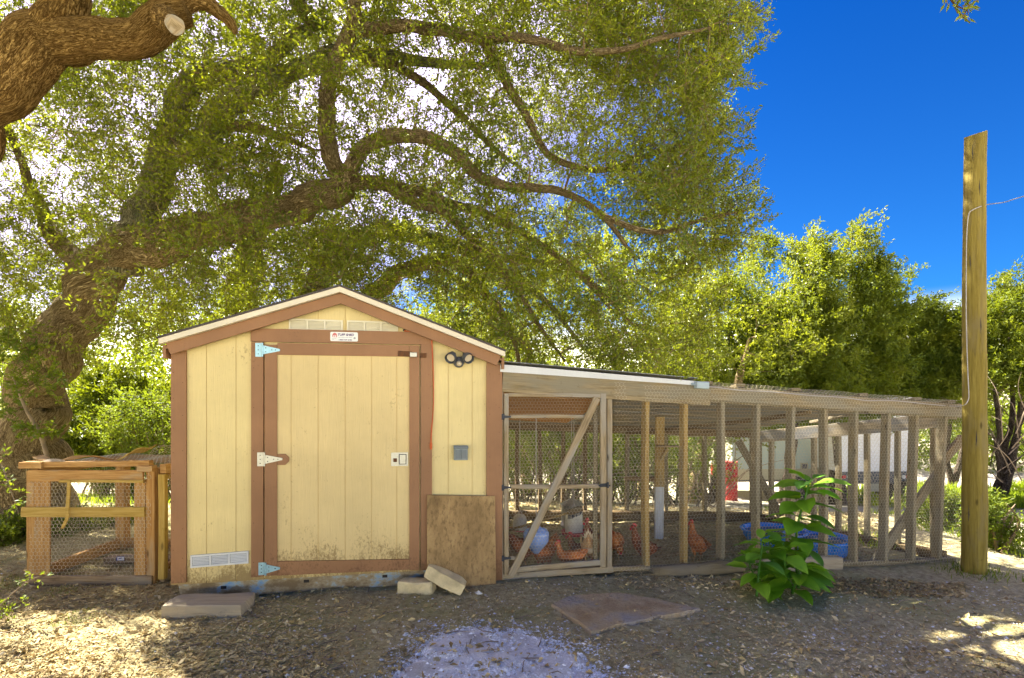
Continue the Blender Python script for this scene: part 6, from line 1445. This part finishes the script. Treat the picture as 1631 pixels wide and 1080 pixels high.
def stones(pts, size, name, mat, label, flat=.6, lift=.2):
    n = len(pts); base = np.array([[1, 0, 0], [0, 1, 0], [-1, 0, 0], [0, -1, 0], [0, 0, 1], [0, 0, -1]], float)
    sz = size * np.exp(rng.normal(size=n) * .45); a = rng.uniform(0, 6.28, n); ca, sa = np.cos(a), np.sin(a)
    V = base[None] * (sz[:, None, None] * rng.uniform(.65, 1.2, (n, 6, 1))); V[:, :, 2] *= flat
    x = V[:, :, 0] * ca[:, None] - V[:, :, 1] * sa[:, None]; y = V[:, :, 0] * sa[:, None] + V[:, :, 1] * ca[:, None]
    V = np.stack([x, y, V[:, :, 2]], 2) + pts[:, None, :] + np.array([0, 0, 1]) * (sz * lift)[:, None, None]
    f = np.array([[0, 1, 4], [1, 2, 4], [2, 3, 4], [3, 0, 4], [1, 0, 5], [2, 1, 5], [3, 2, 5], [0, 3, 5]])
    Fc = (np.arange(n)[:, None, None] * 6 + f[None]).reshape(-1, 3)
    o = bigmesh(name, V.reshape(-1, 3), Fc, M[mat], None, np.repeat(rng.uniform(0, 1, n), 6), kind='stuff'); o['label'] = label; return o
stones(scatter_pts(12000, -80, 1700, 900, 1110, lambda px, py, x, y: (.15 + (.85 if px > 1100 else (.5 if px > 350 else .1)) * max(.15, .5 + noise.noise(Vector((x * 2, y * 2, 8))))) * (0 if (280 < px < 800 and py < 935) else 1)), .0048, 'pebbles', 'pebble', 'small pale pebbles strewn over the soil')
stones(scatter_pts(150, -60, 1690, 930, 1100, lambda px, py, x, y: .6), .011, 'larger_pebbles', 'pebble', 'larger pale pebbles here and there on the soil')
def gp_d(px, py, x, y):
    if not in_patch(px, py): 
        e = min(math.hypot(px - a, py - b_) for a, b_ in GP[1:-1]); return max(0, .35 - e / 120)
    return 1
stones(scatter_pts(26000, 500, 1120, 985, 1120, gp_d), .0042, 'gravel_stones', 'gravel_stone', 'loose pale blue gravel at the bottom middle of the yard')
# the fine gravel itself: a low spread that sinks into the soil at its rim
cs = [ground_at(x, y) for x, y in GP]; cen = sum(cs, Vector()) / len(cs); vs = []; fs = []; nr_, ns_ = 16, 72
for j in range(nr_ + 1):
    for i in range(ns_):
        t = i / ns_ * len(cs); a = cs[int(t) % len(cs)].lerp(cs[(int(t) + 1) % len(cs)], t - int(t)); r_ = j / nr_ * (1.04 + .16 * noise.noise(a * 4) + .10 * noise.noise(a * 13)); q = cen.lerp(a, r_)
        e = min(1, (1 - j / nr_) * 5); vs.append((q.x, q.y, gz(q.x, q.y) + relief(q.x, q.y) + .010 * e - .006 + .006 * noise.noise(q * 6)))
for j in range(nr_):
    for i in range(ns_): fs.append([j * ns_ + i, j * ns_ + (i + 1) % ns_, (j + 1) * ns_ + (i + 1) % ns_, (j + 1) * ns_ + i])
g_ = bigmesh('gravel_patch', np.array(vs), np.array(fs), M['fines'], smooth=True, kind='structure'); g_['label'] = 'patch of fine pale blue gravel at the bottom of the picture'
# grass
def grass(name, pts, h, label, mat='grass'):
    n = len(pts); d = np.stack([rng.normal(size=n) * .35, rng.normal(size=n) * .35, np.ones(n)], 1)
    V, Fc = leaves(pts, d, h * rng.uniform(.5, 1.3, n), np.full(n, h * .10) * rng.uniform(.7, 1.4, n), 0); o = bigmesh(name, V, Fc, M[mat], None, np.repeat(rng.uniform(0, 1, n), 4), kind='stuff'); o['label'] = label; return o
def area(n, x0, x1, y0, y1, clump=.0, s=.6):
    out = []
    while len(out) < n:
        x, y = random.uniform(x0, x1), random.uniform(y0, y1)
        if noise.noise(Vector((x * s, y * s, 4))) < clump: continue
        out.append((x, y, gz(x, y)))
    return np.array(out)
grass('far_grass', area(9000, 8.2, 17, 11.5, 16, -.15), .30, 'bright green grass beyond the driveway right of the run')
grass('left_grass', area(2500, -9, -3.2, 6.2, 10, .0), .12, 'green grass behind the cage')
grass('yard_weeds', area(1500, -4, -2.6, 3.0, 4.2, .15, 2.5), .03, 'tiny green weeds in the leaf litter', 'bush_leaf')
grass('pole_weeds', np.array([(pb.x + random.gauss(0, .16), pb.y + random.gauss(0, .12), pb.z) for _ in range(260)]), .07, 'short weeds round the very foot of the timber pole', 'bush_leaf')
grass('run_edge_weeds', area(1500, 3.6, 7, 5.2, 8.5, .12, 1.2), .10, 'green weeds round the foot of the timber pole')
for o in list(sc.objects):
    if o.type == 'MESH' and o.parent and 'category' in o: del o['category']
